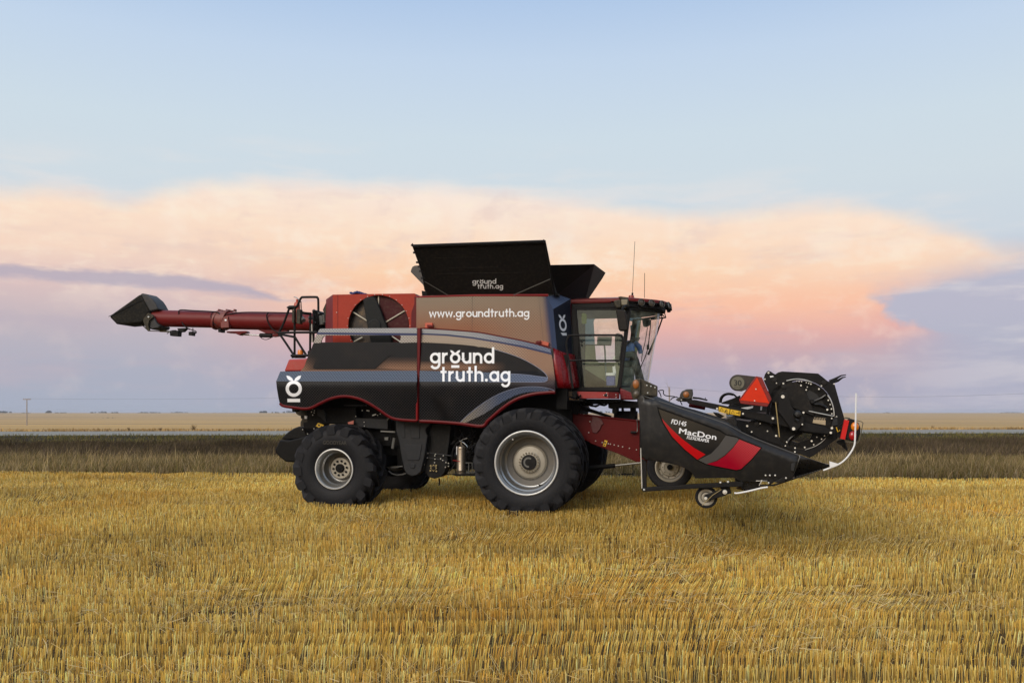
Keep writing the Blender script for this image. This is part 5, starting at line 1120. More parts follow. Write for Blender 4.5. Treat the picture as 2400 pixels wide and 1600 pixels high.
def tri_sym(cx, cy, s): 
    pts = P3('h', f'{cx},{cy - s} {cx + s},{cy + s * .8} {cx - s},{cy + s * .6}', -6.508); mb.tube([p for p in pts], .0035, 4, 0, True)
tri_sym(175, 670, 24); tri_sym(322, 702, 22); mb.tube(P3('h', '215,700 240,665 250,695 228,690', -6.508), .004, 4); mb.tube(P3('h', '365,715 400,718 405,695', -6.508), .004, 4); mb.tube(P3('h', '212,705 265,712', -6.508), .003, 4); mb.tube(P3('h', '404,690 404,735', -6.508), .005, 4); hb(mb, 'warning_symbol', INK, WL)
mb = M(); mb.rod(P1('h', 884, 572, -6.6), P1('h', 934, 1028, -6.6), .006, 5); hb(mb, 'straw_stem', mat('dry_straw_stem', lin(168, 146, 96), .9), RA)
mb = M(); mb.rod(P1('h', 698, 626, -6.45), P1('h', 692, 676, -6.45), .010, 6); mb.prism(P3('h', '428,648 590,622 588,645 520,664', -6.3), -6.25); hb(mb, 'white_guide', WHT, RA)
mb = M(); mb.prism(P3('h', '190,570 330,520 420,480 440,590 300,600 180,590', -6.3), -6.0); mb.rod(P1('i', 900, 535, -6.2), P1('i', 1200, 590, -6.2), .03, 8, 1); mb.prism(P3('i', '960,385 1100,400 1245,440 1240,462 1090,430 960,420', -6.45), -6.3); mb.rod(P1('i', 1200, 440, -6.4), P1('i', 1200, 400, -6.4), .006, 5); hb(mb, 'reel_lift_cylinder', [BLK, REDD], RA, bevel=.006)
mb = M(); mb.tube([L(a, b, -6.42) for a, b in spline(q('h', '150,580 160,520 200,475 260,458 330,470 390,525'), 5)], .012, 6); mb.tube([L(a, b, -6.40) for a, b in spline(q('h', '168,580 180,525 215,485 270,470 330,480'), 5)], .010, 6); mb.tube([L(a, b, -6.4) for a, b in spline(q('i', '330,280 380,268 430,272 432,330 480,368 640,385'), 5)], .007, 6); mb.tube([L(a, b, -6.4) for a, b in spline(q('i', '340,285 370,330 390,395'), 5)], .007, 6); mb.tube([L(a, b, -6.4) for a, b in spline(q('i', '560,450 600,410 680,395 740,470 775,540'), 5)], .007, 6); hb(mb, 'hydraulic_hose', BLK)
mb = M(); mb.prism(P3('h', '235,740 340,745 335,770 240,768', -6.3), -6.2, 1); mb.prism(P3('h', '300,770 370,780 385,850 340,920 250,870 150,790', -6.45), -6.0); mb.prism(P3('h', '60,700 130,710 220,760 160,780 100,750', -6.2), -6.1); hb(mb, 'header_gearbox', [BLKG, WHT], None, bevel=.01)
# reel
yr = -6.36
RE = part('reel', HD)
oc = [q1('h', 1232 + 428 * math.cos(t), 735 + 452 * math.sin(t)) for t in [i * 2 * math.pi / 44 for i in range(44)]]
plate = q('h', '728,262 745,205 770,170 790,158 825,172 850,190 880,206 920,180 968,168 1200,180 1442,196 1500,240 1560,290 1660,342 1730,590 1792,800 1770,930 1690,1052 1400,1260 1330,1302 1150,1230 950,1130 700,1060 600,1005 520,930 496,885 505,860 560,812 640,800 760,760 770,500 790,420 735,300')
mb = M(); mb.sheet(plate, yr, .02, [oc], (), 0); hb(mb, 'reel_end_frame', BLK, RE, bevel=.003)
h1 = q('h', '1090,1080 1180,1020 1260,978 1365,985 1340,1045 1250,1088 1160,1105'); h2 = q('h', '1385,768 1545,780 1540,872 1370,842')
ic = [q1('h', 1232 + 422 * math.cos(t), 735 + 446 * math.sin(t)) for t in [i * 2 * math.pi / 44 for i in range(44)]]
mb = M(); mb.sheet(ic, yr + .04, .012, [h1, h2], (), 0); hb(mb, 'reel_disc', mat('reel_disc_black', lin(24, 23, 22), .5, dust=.06, spec=.12), RE)
mb = M(); mb.prism(P3('h', '820,430 870,370 960,320 1060,300 1160,315 1250,380 1330,540 1390,690 1385,760 1240,700 1090,640 830,580 800,500', yr + .0), yr + .03); hb(mb, 'reel_cover', mat('reel_cover_grey', lin(34, 32, 30), .55, dust=.06, spec=.12), RE, bevel=.008)
mb = M(); mb.prism(P3('h', '1285,440 1330,415 1420,465 1500,560 1535,640 1480,605 1390,600 1320,530', yr + .034), yr + .038); hb(mb, 'reel_slot_shade', INK, RE)  # black sheet painted for the shaded inside of the slot
mb = M()
for t in ('1345,570 1400,555 1480,520 1540,480', '1395,600 1450,600 1530,630 1580,680', '1035,1140 1050,1080 1100,1030 1200,985 1250,960'): mb.tube([L(a, b, yr + .01) for a, b in spline(q('h', t), 4)], .016, 8)
mb.rev([(.03, 0), (.02, -.02), (0, -.02)], P1('h', 1362, 566, yr), (0, 1, 0), 14, 0, False)
for zx, zy in ((990, 370), (865, 280), (1518, 318), (632, 862)): mb.rev([(.03, .0), (.028, -.014), (.0, -.015)], P1('h', zx, zy, yr), (0, 1, 0), 18, 0, False)
hb(mb, 'reel_crank', BLKG, RE)
mb = M()
for zx, zy, r in ((790, 186, .013), (742, 270, .010), (895, 322, .008), (985, 326, .011), (1217, 352, .011), (1162, 296, .006), (1193, 300, .007), (1225, 302, .007), (1287, 315, .007), (1317, 324, .007), (1346, 334, .009), (1300, 373, .007), (1285, 410, .009), (1452, 399, .011), (1486, 358, .009), (1575, 546, .009), (1600, 602, .008), (1617, 660, .010), (1562, 670, .012), (1623, 722, .008), (1620, 784, .009), (1684, 765, .010), (511, 884, .013), (569, 961, .010), (681, 852, .008), (777, 951, .009), (890, 1012, .013), (1030, 1094, .009), (1012, 1143, .008), (1139, 1172, .010), (1137, 1223, .010), (1266, 1164, .010), (1357, 1081, .012), (1384, 1128, .008), (1487, 1055, .008), (1525, 1012, .008), (1425, 1030, .006), (1652, 332, .009)):
    mb.rod(P1('h', zx, zy, yr - .012), P1('h', zx, zy, yr + .03), r, 8)
hb(mb, 'reel_bolt', ZINC, RE)
mb = M()
for t in ('1025,292 1100,275 1180,268 1270,280 1362,312', '1565,480 1605,540 1635,620 1648,690 1652,750', '1320,688 1480,722 1645,754', '1270,1196 1400,1150 1480,1100 1540,1045'): mb.tube([L(a, b, yr - .012) for a, b in spline(q('h', t), 5)], .006 if '1270,1196' not in t else .003, 6)
hb(mb, 'reel_track', mat('worn_bright_track', lin(210, 208, 200), .35, metal=.3), RE)
mb = M(); mb.prism(P3('h', '806,228 850,225 860,238 815,250', yr - .005), yr - .001); mb.prism(P3('h', '1640,790 1690,760 1700,870 1620,885', yr - .02), yr - .001, 1); hb(mb, 'reel_tag', [WHT, DGRY], RE)
rc = P1('h', 1232, 735, yr)
mb = M(); mb.rod((rc.x, yr + .06, rc.z), (rc.x, 6.4, rc.z), .09, 14); hb(mb, 'reel_tube', BLK, RE)
for k in range(6):
    an = k * math.pi / 3 + .35; bx, bz = rc.x + .36 * math.cos(an), rc.z + .36 * math.sin(an); mb = M(); mb.rod((bx, yr + .02, bz), (bx, 6.4, bz), .022, 8)
    for j in range(84): yj = yr + .05 + j * .15; mb.rod((bx, yj, bz), (bx + .02 + .05 * math.cos(an), yj, bz - .2), .006, 4)
    hb(mb, 'tine_bar', BLK, RE)
for t in ('1590,300 1660,270 1740,225 1808,212', '1600,320 1700,290 1760,250 1805,240', '1590,305 1650,300 1720,272', '1690,1085 1750,1120 1800,1180 1832,1215', '1700,1100 1770,1110 1810,1190', '1760,1060 1790,1130 1822,1200'):
    mb = M(); mb.tube([L(a, b, yr + .03) for a, b in q('h', t)], [.02, .018, .010, .006][:len(t.split())], 6); hb(mb, 'end_tine', BLK, RE)
mb = M(); mb.prism(P3('h', '1700,1070 1760,1060 1800,1110 1780,1150 1700,1120 1680,1095', yr), yr + .02); hb(mb, 'tine_guard', BLK, RE)
mb = M(); mb.add([(rc.x + .42 * math.cos(t), yv, rc.z + .42 * math.sin(t)) for yv in (6.35, 6.37) for t in [i * math.pi / 12 for i in range(24)]], [tuple(range(24)), tuple(range(24, 48))[::-1]] + [(i, (i + 1) % 24, 24 + (i + 1) % 24, 24 + i) for i in range(24)]); hb(mb, 'reel_end_frame', BLK, RE)
# signs
ysn = -6.62
circ2 = [q1('h', 384 + 108 * math.cos(t), 318 + 108 * math.sin(t)) for t in [math.pi * .5 + i * math.pi / 14 for i in range(15)]]
mb = M(); mb.prism([L(a, b, ysn) for a, b in circ2 + q('h', '400,210 700,244 722,290 700,330 440,430')], ysn + .02); SGN = hb(mb, 'sign_plate', mat('dusty_sign_plate', lin(46, 34, 30), .55), None, bevel=.004)
cs_ = P1('h', 386, 318, ysn - .008); rs_ = P1('h', 486, 318, ysn - .008).x - cs_.x
mb = M(); mb.rev([(rs_, .006), (rs_, 0), (0, -.001)], cs_, (0, 1, 0), 36, 0, False); SF = hb(mb, 'speed_sign', SIGN, SGN)
mb = M(); ribbon(mb, arc(0, 0, rs_ * .93, 0, 360, 40), rs_ * .09, lambda x, y, k: cs_ + Vector((x, -.0035, y)), 0)
font_text(mb, '30', q1('h', 338, 352), q1('h', 434, 358), 13.2, lambda a, b: ysn - .008, .005); font_text(mb, '30', q1('h', 341, 352), q1('h', 437, 358), 13.2, lambda a, b: ysn - .008, .0055); font_text(mb, 'km/h', q1('h', 345, 384), q1('h', 428, 388), 3.6, lambda a, b: ysn - .008, .005); hb(mb, 'sign_lettering', INK, SF)
mb = M(); mb.prism(P3('h', '628,230 705,246 832,532 776,632 425,590 402,540', ysn - .035), ysn - .02); TR = hb(mb, 'slow_vehicle_triangle', TRIR, SGN, bevel=.004)
mb = M(); mb.prism(P3('h', '642,250 800,586 420,546', ysn - .04), ysn - .036); hb(mb, 'triangle_face', ORNG, TR)
mb = M()
for zx, zy in ((625, 400), (608, 552)): mb.rod(P1('h', zx, zy, ysn - .04), P1('h', zx, zy, ysn - .046), .008, 8)
hb(mb, 'rivet', ZINC, TR)
# lamps on the header
mb = M(); mb.prism(P3('h', '1845,800 1870,785 1905,800 1975,845 2000,905 1998,980 1962,1075 1940,1094 1800,1062', -6.62), -6.5); LM = hb(mb, 'marker_lamp', BLK, None, bevel=.012)
mb = M(); mb.prism(P3('h', '1788,800 1850,812 1795,1062 1734,1048', -6.635), -6.60); hb(mb, 'reflector', REDR, LM)
for c_, m_, (rx, rz) in (((1925, 892), AMB, (54, 60)), ((1896, 1012), RLNS, (52, 62))):
    p = P1('h', *c_, -6.62); a = P1('h', c_[0] + rx, c_[1], -6.62).x - p.x; b = p.z - P1('h', c_[0], c_[1] + rz, -6.62).z
    mb = M(); mb.ball(p, (a, .03, b), 0, 20); hb(mb, 'lens', m_, LM)
mb = M(); mb.tube(P3('h', '1900,800 2015,828 2030,845 1985,1075 1960,1106 1810,1090', -6.64), .005, 5); mb.tube(P3('h', '1790,780 1800,775 1860,785', -6.5), .008, 5); hb(mb, 'lamp_guard', mat('guard_wire', lin(90, 84, 66), .5), LM)
mb = M(); mb.prism(P3('h', '1690,900 1790,830 1760,1050 1690,1030', -6.5), -6.45); mb.tube(P3('h', '1680,900 1700,960 1730,940', -6.55), .006, 5, 1); hb(mb, 'lamp_bracket', [BLK, YEL], LM)
mb = M(); mb.prism(P3('i', '728,372 742,330 770,285 850,250 968,246 976,330 960,420 900,440 770,430', -6.50), -6.40); mb.prism(P3('i', '650,440 740,380 790,430 960,420 960,490 700,470', -6.45), -6.38); LM = hb(mb, 'turn_lamp', mat('lamp_housing', lin(40, 38, 34), .5), None, bevel=.01)
p = P1('i', 848, 348, -6.50); mb = M(); mb.ball(p, (.037, .02, .040), 0, 18); hb(mb, 'lens', AMBD, LM)
mb = M(); mb.ball(P1('i', 763, 447, -6.46), .011, n=8); mb.ball(P1('i', 1412, 606, -6.51), .010, n=8); mb.ball(P1('i', 963, 402, -6.51), .007, n=8); hb(mb, 'lamp_bolt', ZINC, LM)
mb = M(); mb.prism(P3('c', '1570,1186 1600,1196 1780,1276 1778,1420 1560,1436', -6.48), -6.36); mb.prism(P3('c', '1450,1275 1478,1212 1520,1192 1572,1184 1572,1432 1482,1446 1466,1400', -6.52), -6.42); LB = hb(mb, 'lamp_cluster', OLIV, None, bevel=.008)
for (cx, cy), m_, (rx, rz) in (((1518, 1255), AMBD, (40, 56)), ((1522, 1378), SMOK, (40, 46))):
    p = P1('c', cx, cy, -6.52); mb = M(); mb.ball(p, (P1('c', cx + rx, cy, -6.52).x - p.x, .02, p.z - P1('c', cx, cy + rz, -6.52).z), 0, 18); hb(mb, 'lens', m_, LB)
mb = M()
for zx, zy in ((1652, 1270), (1702, 1280), (1752, 1296), (1662, 1362)): mb.ball(P1('c', zx, zy, -6.482), .010, n=8)
mb.rod(P1('c', 1685, 1240, -6.44), P1('c', 1688, 1218, -6.44), .007, 5); hb(mb, 'cluster_bolt', ZINC, LB)
# header body across its full width
xb_ = L(1500, 1000, ye).x
mb = M(); mb.box((xb_ + .05, -6.5, 1.72), (xb_ + .25, 6.6, 1.92)); mb.box((xb_ + .04, -6.5, 1.28), (xb_ + .2, 6.6, 1.44)); mb.box((xb_ + .12, -6.5, 1.44), (xb_ + .14, 6.6, 1.72)); hb(mb, 'header_back_frame', BLK, bevel=.01)
mb = M(); mb.hexa([(xb_ + .25, -6.5, 1.30), (xb_ + 1.5, -6.5, 1.10), (xb_ + 1.5, 6.6, 1.10), (xb_ + .25, 6.6, 1.30), (xb_ + .25, -6.5, 1.40), (xb_ + 1.5, -6.5, 1.15), (xb_ + 1.5, 6.6, 1.15), (xb_ + .25, 6.6, 1.40)]); hb(mb, 'draper_deck', BLKG)
mb = M(); mb.box((xb_ + 1.5, -6.5, 1.10), (xb_ + 1.62, 6.6, 1.13)); hb(mb, 'cutter_bar', GREY)
fs_ = [(xb_, 1.2), (xb_ + .0, 1.95), (xb_ + .8, 1.8), (xb_ + 1.6, 1.35), (xb_ + 2.1, 1.2), (xb_ + 1.4, 1.05), (xb_ + .2, 1.2)]
mb = M(); mb.prism([Vector((x, 6.6, z)) for x, z in fs_], 6.75); hb(mb, 'end_shield', SHLD, bevel=.02)
mb = M(); mb.box((xb_ - .35, -1.1, 1.0), (xb_ + .05, 1.1, 1.95)); hb(mb, 'float_module', BLK, bevel=.02)


# ================================================================== THE PLACE
PROF = [(-60, 0), (25.5, 0), (27, -.06), (36, -.22), (42, -.02), (46, .14), (49, .30), (51.5, .5), (62.3, .53), (66, .42), (80, .30), (103, .04), (150, -.4), (280, -2.2), (500, -3.4), (900, -3.5), (1400, -1.0), (1800, 1.3), (2500, 1.5), (4000, 0.0), (9000, -20)]
def shear(x, y): return y + .10 * np.clip(x, -150, 150) * np.clip((y - 36) / 10, 0, 1)
def zg(y):
    for (a, za), (b, zb) in zip(PROF, PROF[1:]):
        if y <= b: return za + (zb - za) * (y - a) / (b - a)
    return PROF[-1][1]
ys = sorted(set([p[0] for p in PROF] + [float(v) for v in range(-60, 27, 3)] + list(np.linspace(27, 66, 40)) + list(np.geomspace(66, 9000, 46))))
xs = sorted(set(list(np.linspace(-120, 120, 33)) + [s_ * v for v in np.geomspace(130, 9000, 14) for s_ in (-1, 1)]))
mb = M(); nx = len(xs)
vs = [(x, float(shear(x, y)), zg(y) + (math.sin(x * .21 + y * .13) * .05 + math.sin(x * .07) * .05 if 29 < y < 46 else 0)) for y in ys for x in xs]
mb.add(vs, [(j * nx + i, j * nx + i + 1, (j + 1) * nx + i + 1, (j + 1) * nx + i) for j in range(len(ys) - 1) for i in range(nx - 1)])
def ground_mat():
    m = bpy.data.materials.new('field_soil_and_straw'); m.use_nodes = True; t = m.node_tree; h = N(t); b = t.nodes['Principled BSDF']
    co = h.n('ShaderNodeTexCoord').outputs['Object']; sp = h.n('ShaderNodeSeparateXYZ'); t.links.new(co, sp.inputs[0]); y = sp.outputs[1]
    n1 = h.noise(co, 1.2, 6, .65); n2 = h.noise(co, 30, 5, .65)
    ns = h.noise(h.comb(h.m('MULTIPLY', sp.outputs[0], .0025), h.m('MULTIPLY', y, .02), 0.0), 1.0, 8, .6); nf = h.noise(h.comb(h.m('MULTIPLY', sp.outputs[0], .12), h.m('MULTIPLY', y, .35), 0.0), 1.0, 6, .7)
    near = h.mix(h.step(n2, .35, .68), lin(52, 41, 26), lin(104, 82, 48)); near = h.mix(h.m('MULTIPLY', h.step(n1, .45, .7), .5), near, lin(82, 64, 42))
    ditch = h.mix(h.step(n2, .4, .7), lin(40, 34, 26), lin(74, 66, 46))
    far = h.mix(h.step(ns, .35, .62), lin(198, 158, 98), lin(168, 136, 92)); far = h.mix(h.m('MULTIPLY', h.step(nf, .45, .7), .35), far, lin(214, 172, 104)); far = h.mix(h.m('MULTIPLY', h.step(ns, .58, .66), .6), far, lin(140, 116, 84))
    ye_ = h.m('ADD', y, h.m('MULTIPLY', sp.outputs[0], .096)); yr_ = h.m('SUBTRACT', y, h.m('MULTIPLY', h.m('MAXIMUM', h.m('MINIMUM', sp.outputs[0], 150.0), -150.0), .10))
    c = h.mix(h.step(ye_, 23.4, 24.4), near, ditch); c = h.mix(h.step(yr_, 62.6, 63.6), c, far)
    t.links.new(c, b.inputs['Base Color']); b.inputs['Roughness'].default_value = 0.95; b.inputs['Specular IOR Level'].default_value = 0.1; return m
tag(mb.build('ground', ground_mat()), kind='structure')
mb = M(); rx_ = [x for x in xs]
mb.add([(x, float(shear(x, y)), zg(y) + .02) for y in (51.6, 54, 57, 60, 62.2) for x in rx_], [(j * nx + i, j * nx + i + 1, (j + 1) * nx + i + 1, (j + 1) * nx + i) for j in range(4) for i in range(nx - 1)])
def road_mat():
    m = bpy.data.materials.new('gravel'); m.use_nodes = True; t = m.node_tree; h = N(t); b = t.nodes['Principled BSDF']
    co = h.n('ShaderNodeTexCoord').outputs['Object']; n = h.noise(co, 4, 6, .7); n2 = h.noise(co, .4, 4, .6)
    t.links.new(h.mix(h.m('MULTIPLY', h.step(n, .35, .7), .7), h.mix(n2, lin(146, 141, 130), lin(128, 125, 117)), lin(172, 164, 150)), b.inputs['Base Color']); b.inputs['Roughness'].default_value = 1.0; b.inputs['Specular IOR Level'].default_value = 0.0; return m
tag(mb.build('gravel_road', road_mat()), kind='structure')

def np_mesh(name, V, F, col, m):
    me = bpy.data.meshes.new(name); me.vertices.add(len(V)); me.vertices.foreach_set('co', V.astype(np.float32).ravel())
    k = F.shape[1]; me.loops.add(F.size); me.loops.foreach_set('vertex_index', F.astype(np.int32).ravel())
    me.polygons.add(len(F)); me.polygons.foreach_set('loop_start', np.arange(0, F.size, k, dtype=np.int32)); me.polygons.foreach_set('loop_total', np.full(len(F), k, np.int32))
    me.update(calc_edges=True)
    at = me.color_attributes.new('tint', 'FLOAT_COLOR', 'POINT'); c4 = np.ones((len(V), 4), np.float32); c4[:, :3] = col; at.data.foreach_set('color', c4.ravel())
    me.materials.append(m); o = bpy.data.objects.new(name, me); C.objects.link(o); return o
def tint_mat(name, trans=0.25):
    m = bpy.data.materials.new(name); m.use_nodes = True; t = m.node_tree; h = N(t); t.nodes.clear()
    a = h.n('ShaderNodeAttribute', attribute_name='tint').outputs[0]
    d = h.n('ShaderNodeBsdfDiffuse'); t.links.new(a, d.inputs[0]); tr = h.n('ShaderNodeBsdfTranslucent'); t.links.new(a, tr.inputs[0])
    x = h.n('ShaderNodeMixShader'); x.inputs[0].default_value = trans; t.links.new(d.outputs[0], x.inputs[1]); t.links.new(tr.outputs[0], x.inputs[2])
    o = h.n('ShaderNodeOutputMaterial'); t.links.new(x.outputs[0], o.inputs[0]); return m
def pick(pal, n, jit=.12):
    P = np.array([lin(*p)[:3] for p in pal]); i = rng.integers(0, len(P), n); return P[i] * (1 + rng.normal(0, jit, (n, 1)))
def vnoise(x, y, s, seed):
    r = np.random.default_rng(seed).random((64, 64)); u, v = x / s, y / s; i, j = np.floor(u).astype(int), np.floor(v).astype(int); f, gg = u - i, v - j
    f = f * f * (3 - 2 * f); gg = gg * gg * (3 - 2 * gg); A = lambda a, b: r[a % 64, b % 64]
    return (A(i, j) * (1 - f) + A(i + 1, j) * f) * (1 - gg) + (A(i, j + 1) * (1 - f) + A(i + 1, j + 1) * f) * gg
def blades(name, x, y, z, h, w, lx, ly, yaw, col, m, tipw=.8, bend=.0, taper=1.0):
    """one crossed-pair free blade per point: two quads, leaning by lx, ly (per unit height)"""
    n = len(x); cx, cy = np.cos(yaw) * w / 2, np.sin(yaw) * w / 2; V = np.empty((n, 6, 3))
    for k, (t, b, ww) in enumerate(((0, 0, 1), (.55, .55 - bend, .92), (1, 1, tipw))):
        px, py, pz = x + lx * h * b, y + ly * h * b, z + h * t * (1 - .25 * b * b * (lx * lx + ly * ly))
        V[:, 2 * k] = np.stack([px - cx * ww, py - cy * ww, pz], 1); V[:, 2 * k + 1] = np.stack([px + cx * ww, py + cy * ww, pz], 1)
    b0 = np.arange(n)[:, None] * 6; F = np.concatenate([b0 + np.array([[0, 1, 3, 2]]), b0 + np.array([[2, 3, 5, 4]])])
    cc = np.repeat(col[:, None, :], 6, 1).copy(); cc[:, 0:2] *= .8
    return np_mesh(name, V.reshape(-1, 3), F, np.clip(cc.reshape(-1, 3), 0, 1), m)
# --- stubble of the cut field ---
ROW = .34
def strip(y0, y1, dens, wmul):
    out = []
    for r in np.arange(y0, y1, ROW):
        half = r * .63 + 7; n = int(2 * half * dens * ROW)
        x = rng.uniform(-half, half, n); yv = r + rng.normal(0, .030, n) + .10 * np.sin(x * .35 + r * .05) + .05 * np.sin(x * 1.3 + r)
        out.append(np.stack([x, yv, np.full(n, wmul)], 1))
    return np.concatenate(out)
P_ = np.concatenate([strip(4.6, 9, 820, .88), strip(9, 14, 620, 1.0), strip(14, 20, 450, 1.25), strip(20, 27.2, 330, 1.65)])
x, y, wm = P_.T
edge_y = 23.7 - .096 * x + .35 * (vnoise(x, y * 0, 2.3, 3) - .5); gap = vnoise(x, y * 1.7, .16, 5) * .55 + vnoise(x, y, .9, 6) * .45
keep = (y < edge_y) & ((gap > .30) | (rng.random(len(x)) < .35)); x, y, wm = x[keep], y[keep], wm[keep]; n = len(x)
band = vnoise(x * .25, y, .9, 9) * .6 + vnoise(x * .3, y, 2.2, 8) * .4
lean = np.clip((vnoise(x, y, .9, 17) * .45 + band * .55 - .50) * 4.0, 0, 1) * .62 * np.clip((y - 6.0) / 1.5, 0.1, 1)
h = (.105 + .05 * vnoise(x, y, 1.3, 10)) * rng.uniform(.84, 1.10, n) * (1 - .35 * lean)
straw = [(216, 184, 106), (202, 166, 84), (226, 196, 122), (188, 150, 74), (234, 210, 146), (208, 170, 84), (170, 134, 72), (212, 166, 86)]
col = np.array([[1.03, 1.07, .98]]) * pick(straw, n, .20) * (.66 + .44 * vnoise(x * .4, y, 1.1, 12) + .36 * vnoise(x, y, 4.5, 13) + .16 * vnoise(x, y, .3, 18))[:, None]; rusty = np.clip((vnoise(x, y, 2.6, 14) * .6 + vnoise(x, y, .5, 15) * .4 - .52) * 4, 0, 1)[:, None]; col = col * (1 - rusty * np.array([[.04, .14, .26]]))
STRAWM = tint_mat('straw', .35)
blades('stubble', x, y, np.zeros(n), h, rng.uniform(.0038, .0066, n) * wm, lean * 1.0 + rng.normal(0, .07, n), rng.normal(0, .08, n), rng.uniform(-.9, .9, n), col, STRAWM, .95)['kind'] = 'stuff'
# husk leaves hanging between the stalks, and loose straw lying on top
lit = vnoise(x * .35, y, .8, 25) * .6 + vnoise(x, y, 1.2, 26) * .4; k = rng.random(n) < .06 + .5 * np.clip((lit - .52) * 5, 0, 1); xx, yv = x[k] + rng.normal(0, .02, k.sum()), y[k] + rng.normal(0, .07, k.sum()); n2 = len(xx)
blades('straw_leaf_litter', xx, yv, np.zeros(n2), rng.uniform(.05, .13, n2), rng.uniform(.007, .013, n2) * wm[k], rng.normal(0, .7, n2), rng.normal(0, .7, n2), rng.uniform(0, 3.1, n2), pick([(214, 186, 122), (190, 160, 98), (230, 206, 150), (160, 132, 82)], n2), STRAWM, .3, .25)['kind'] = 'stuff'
nl = 26000; d_ = 4.8 + 22 * rng.random(nl) ** 1.6; xl = rng.uniform(-1, 1, nl) * (d_ * .62 + 4)
cl = (vnoise(xl * .35, d_, .8, 25) * .6 + vnoise(xl, d_, 1.2, 26) * .4 > .53) | (rng.random(nl) < .06); xl, d_ = xl[cl], d_[cl]; nl = len(xl)
a_ = rng.uniform(0, 6.28, nl); ln = rng.uniform(.05, .17, nl); wv = rng.uniform(.003, .005, nl) * (1 + d_ * .04); zz = rng.uniform(.03, .12, nl); dzv = rng.normal(0, .045, nl)
V = np.empty((nl, 4, 3)); ex, ey = np.cos(a_) * ln / 2, np.sin(a_) * ln / 2
for j, (s1, s2) in enumerate(((-1, -1), (1, -1), (1, 1), (-1, 1))): V[:, j] = np.stack([xl + ex * s1, d_ + ey * s1, zz + dzv * s1 + s2 * wv / 2], 1)
cc = np.repeat(pick([(216, 190, 130), (196, 166, 102), (230, 208, 156)], nl, .2)[:, None], 4, 1).reshape(-1, 3)
np_mesh('loose_straw', V.reshape(-1, 3), np.arange(nl * 4).reshape(-1, 4), np.clip(cc, 0, 1), STRAWM)['kind'] = 'stuff'
# --- rank grass of the ditch and the road bank ---
GRSM = tint_mat('ditch_grass_blade', .2)
def zgv(y): return np.interp(y, [p[0] for p in PROF], [p[1] for p in PROF])
def turf(name, y0, y1, n, h0, h1, w0, w1, pal, leanx, seed, jit=.2):
    y = rng.uniform(y0, y1, n); n = int(n * 1.3); y = rng.uniform(y0, y1, n); x = rng.uniform(-1, 1, n) * (y * .76 + 12); k = (y > 23.6 - .096 * x) & ( vnoise(x, y, 1.4, seed) > rng.uniform(-.2, .55, n)); x, y = x[k], y[k]; n = len(x)
    c = pick(pal, n, jit) * (.6 + .8 * vnoise(x, y, 2.8, seed + 1))[:, None]
    hh = rng.uniform(h0, h1, n) * (.75 + .5 * vnoise(x, y, 2.0, seed + 2))
    blades(name, x, shear(x, y), zgv(y) - .02, hh, rng.uniform(w0, w1, n), rng.normal(leanx, .35, n), rng.normal(0, .3, n), rng.uniform(-1.2, 1.2, n), c, GRSM, .15, .2)['kind'] = 'stuff'
turf('ditch_grass', 22.0, 36.5, 130000, .22, .46, .008, .018, [(124, 106, 66), (142, 120, 80), (112, 100, 56), (158, 136, 98), (106, 86, 58), (150, 134, 104), (100, 94, 48)], .12, 31)
turf('bank_grass', 36.0, 47.0, 130000, .22, .46, .010, .024, [(80, 66, 50), (94, 78, 58), (70, 60, 44), (110, 94, 70), (86, 72, 62), (80, 72, 44)], .2, 41)
turf('ditch_seed_stems', 23.0, 36.0, 5000, .45, .75, .006, .010, [(176, 150, 104), (160, 138, 98), (190, 166, 120)], .1, 71)
turf('bank_top_grass', 45.5, 51.9, 46000, .06, .22, .012, .03, [(110, 104, 54), (124, 112, 64), (96, 94, 46), (134, 116, 76)], .1, 51)
turf('verge_weeds', 61.7, 65.5, 9000, .12, .30, .02, .05, [(176, 140, 84), (150, 118, 70), (190, 154, 96)], .0, 61)
# dead weeds beyond the road
def weed(px, hh, label):
    p = Vector(((px - 1200) / 2000 * 63.4, 63.4 + .1 * (px - 1200) / 2000 * 63.4, zg(63.4))); mb = M()
    for k in range(26):
        a = random.uniform(0, 6.28); r = random.uniform(.1, .55) * hh; hz = random.uniform(.4, 1) * hh
        mb.tube([(0, 0, 0), (r * .4 * math.cos(a), r * .4 * math.sin(a), hz * .6), (r * math.cos(a), r * math.sin(a), hz)], [.02, .016, .004], 4)
    o = mb.build('weed_clump', WEED, None); o.location = p; tag(o, label, 'weed', 'dry weeds beyond the road')
WEED = mat('dry_weed_brown', lin(132, 108, 72), .9)
weed(480, .55, 'tallest brown weed clump beyond the road left of the combine'); weed(408, .32, 'low brown weed clump beyond the road, left of the taller clump'); weed(340, .32, 'brown weed clump beyond the road, farther left of the pair'); weed(2236, .4, 'brown weed clump beyond the road at the right')
# --- power line ---
PW = 'wooden poles of the power line'
def pole(px, Yd, topy, basey, label, dead=False):
    x = (px - 1200) / 2000 * Yd; zb = H - (basey - 967) * Yd / 2000; zt_ = H + (967 - topy) * Yd / 2000
    o = bpy.data.objects.new('power_pole', None); C.objects.link(o); o.location = (x, Yd, zb); o['label'] = label; o['category'] = 'power pole'; o['group'] = PW
    hgt = zt_ - zb; mb = M(); mb.tube([(0, 0, 0), (0, 0, hgt)], [.19, .14], 10); mb.build('pole_shaft', WOOD, o)
    if not dead: mb = M(); mb.box((-1.25, -.1, hgt - .35), (1.25, .1, hgt - .1)); [mb.rod((a, 0, hgt - .1), (a, 0, hgt + .15), .06, 6) for a in (-1.1, -.4, .5, 1.1)]; mb.build('crossarm', WOOD, o)
    else: mb = M(); mb.box((-.3, -.08, hgt - 1.0), (.3, .08, hgt - .8)); mb.build('crossarm', WOOD, o)
    return Vector((x, Yd, zt_))
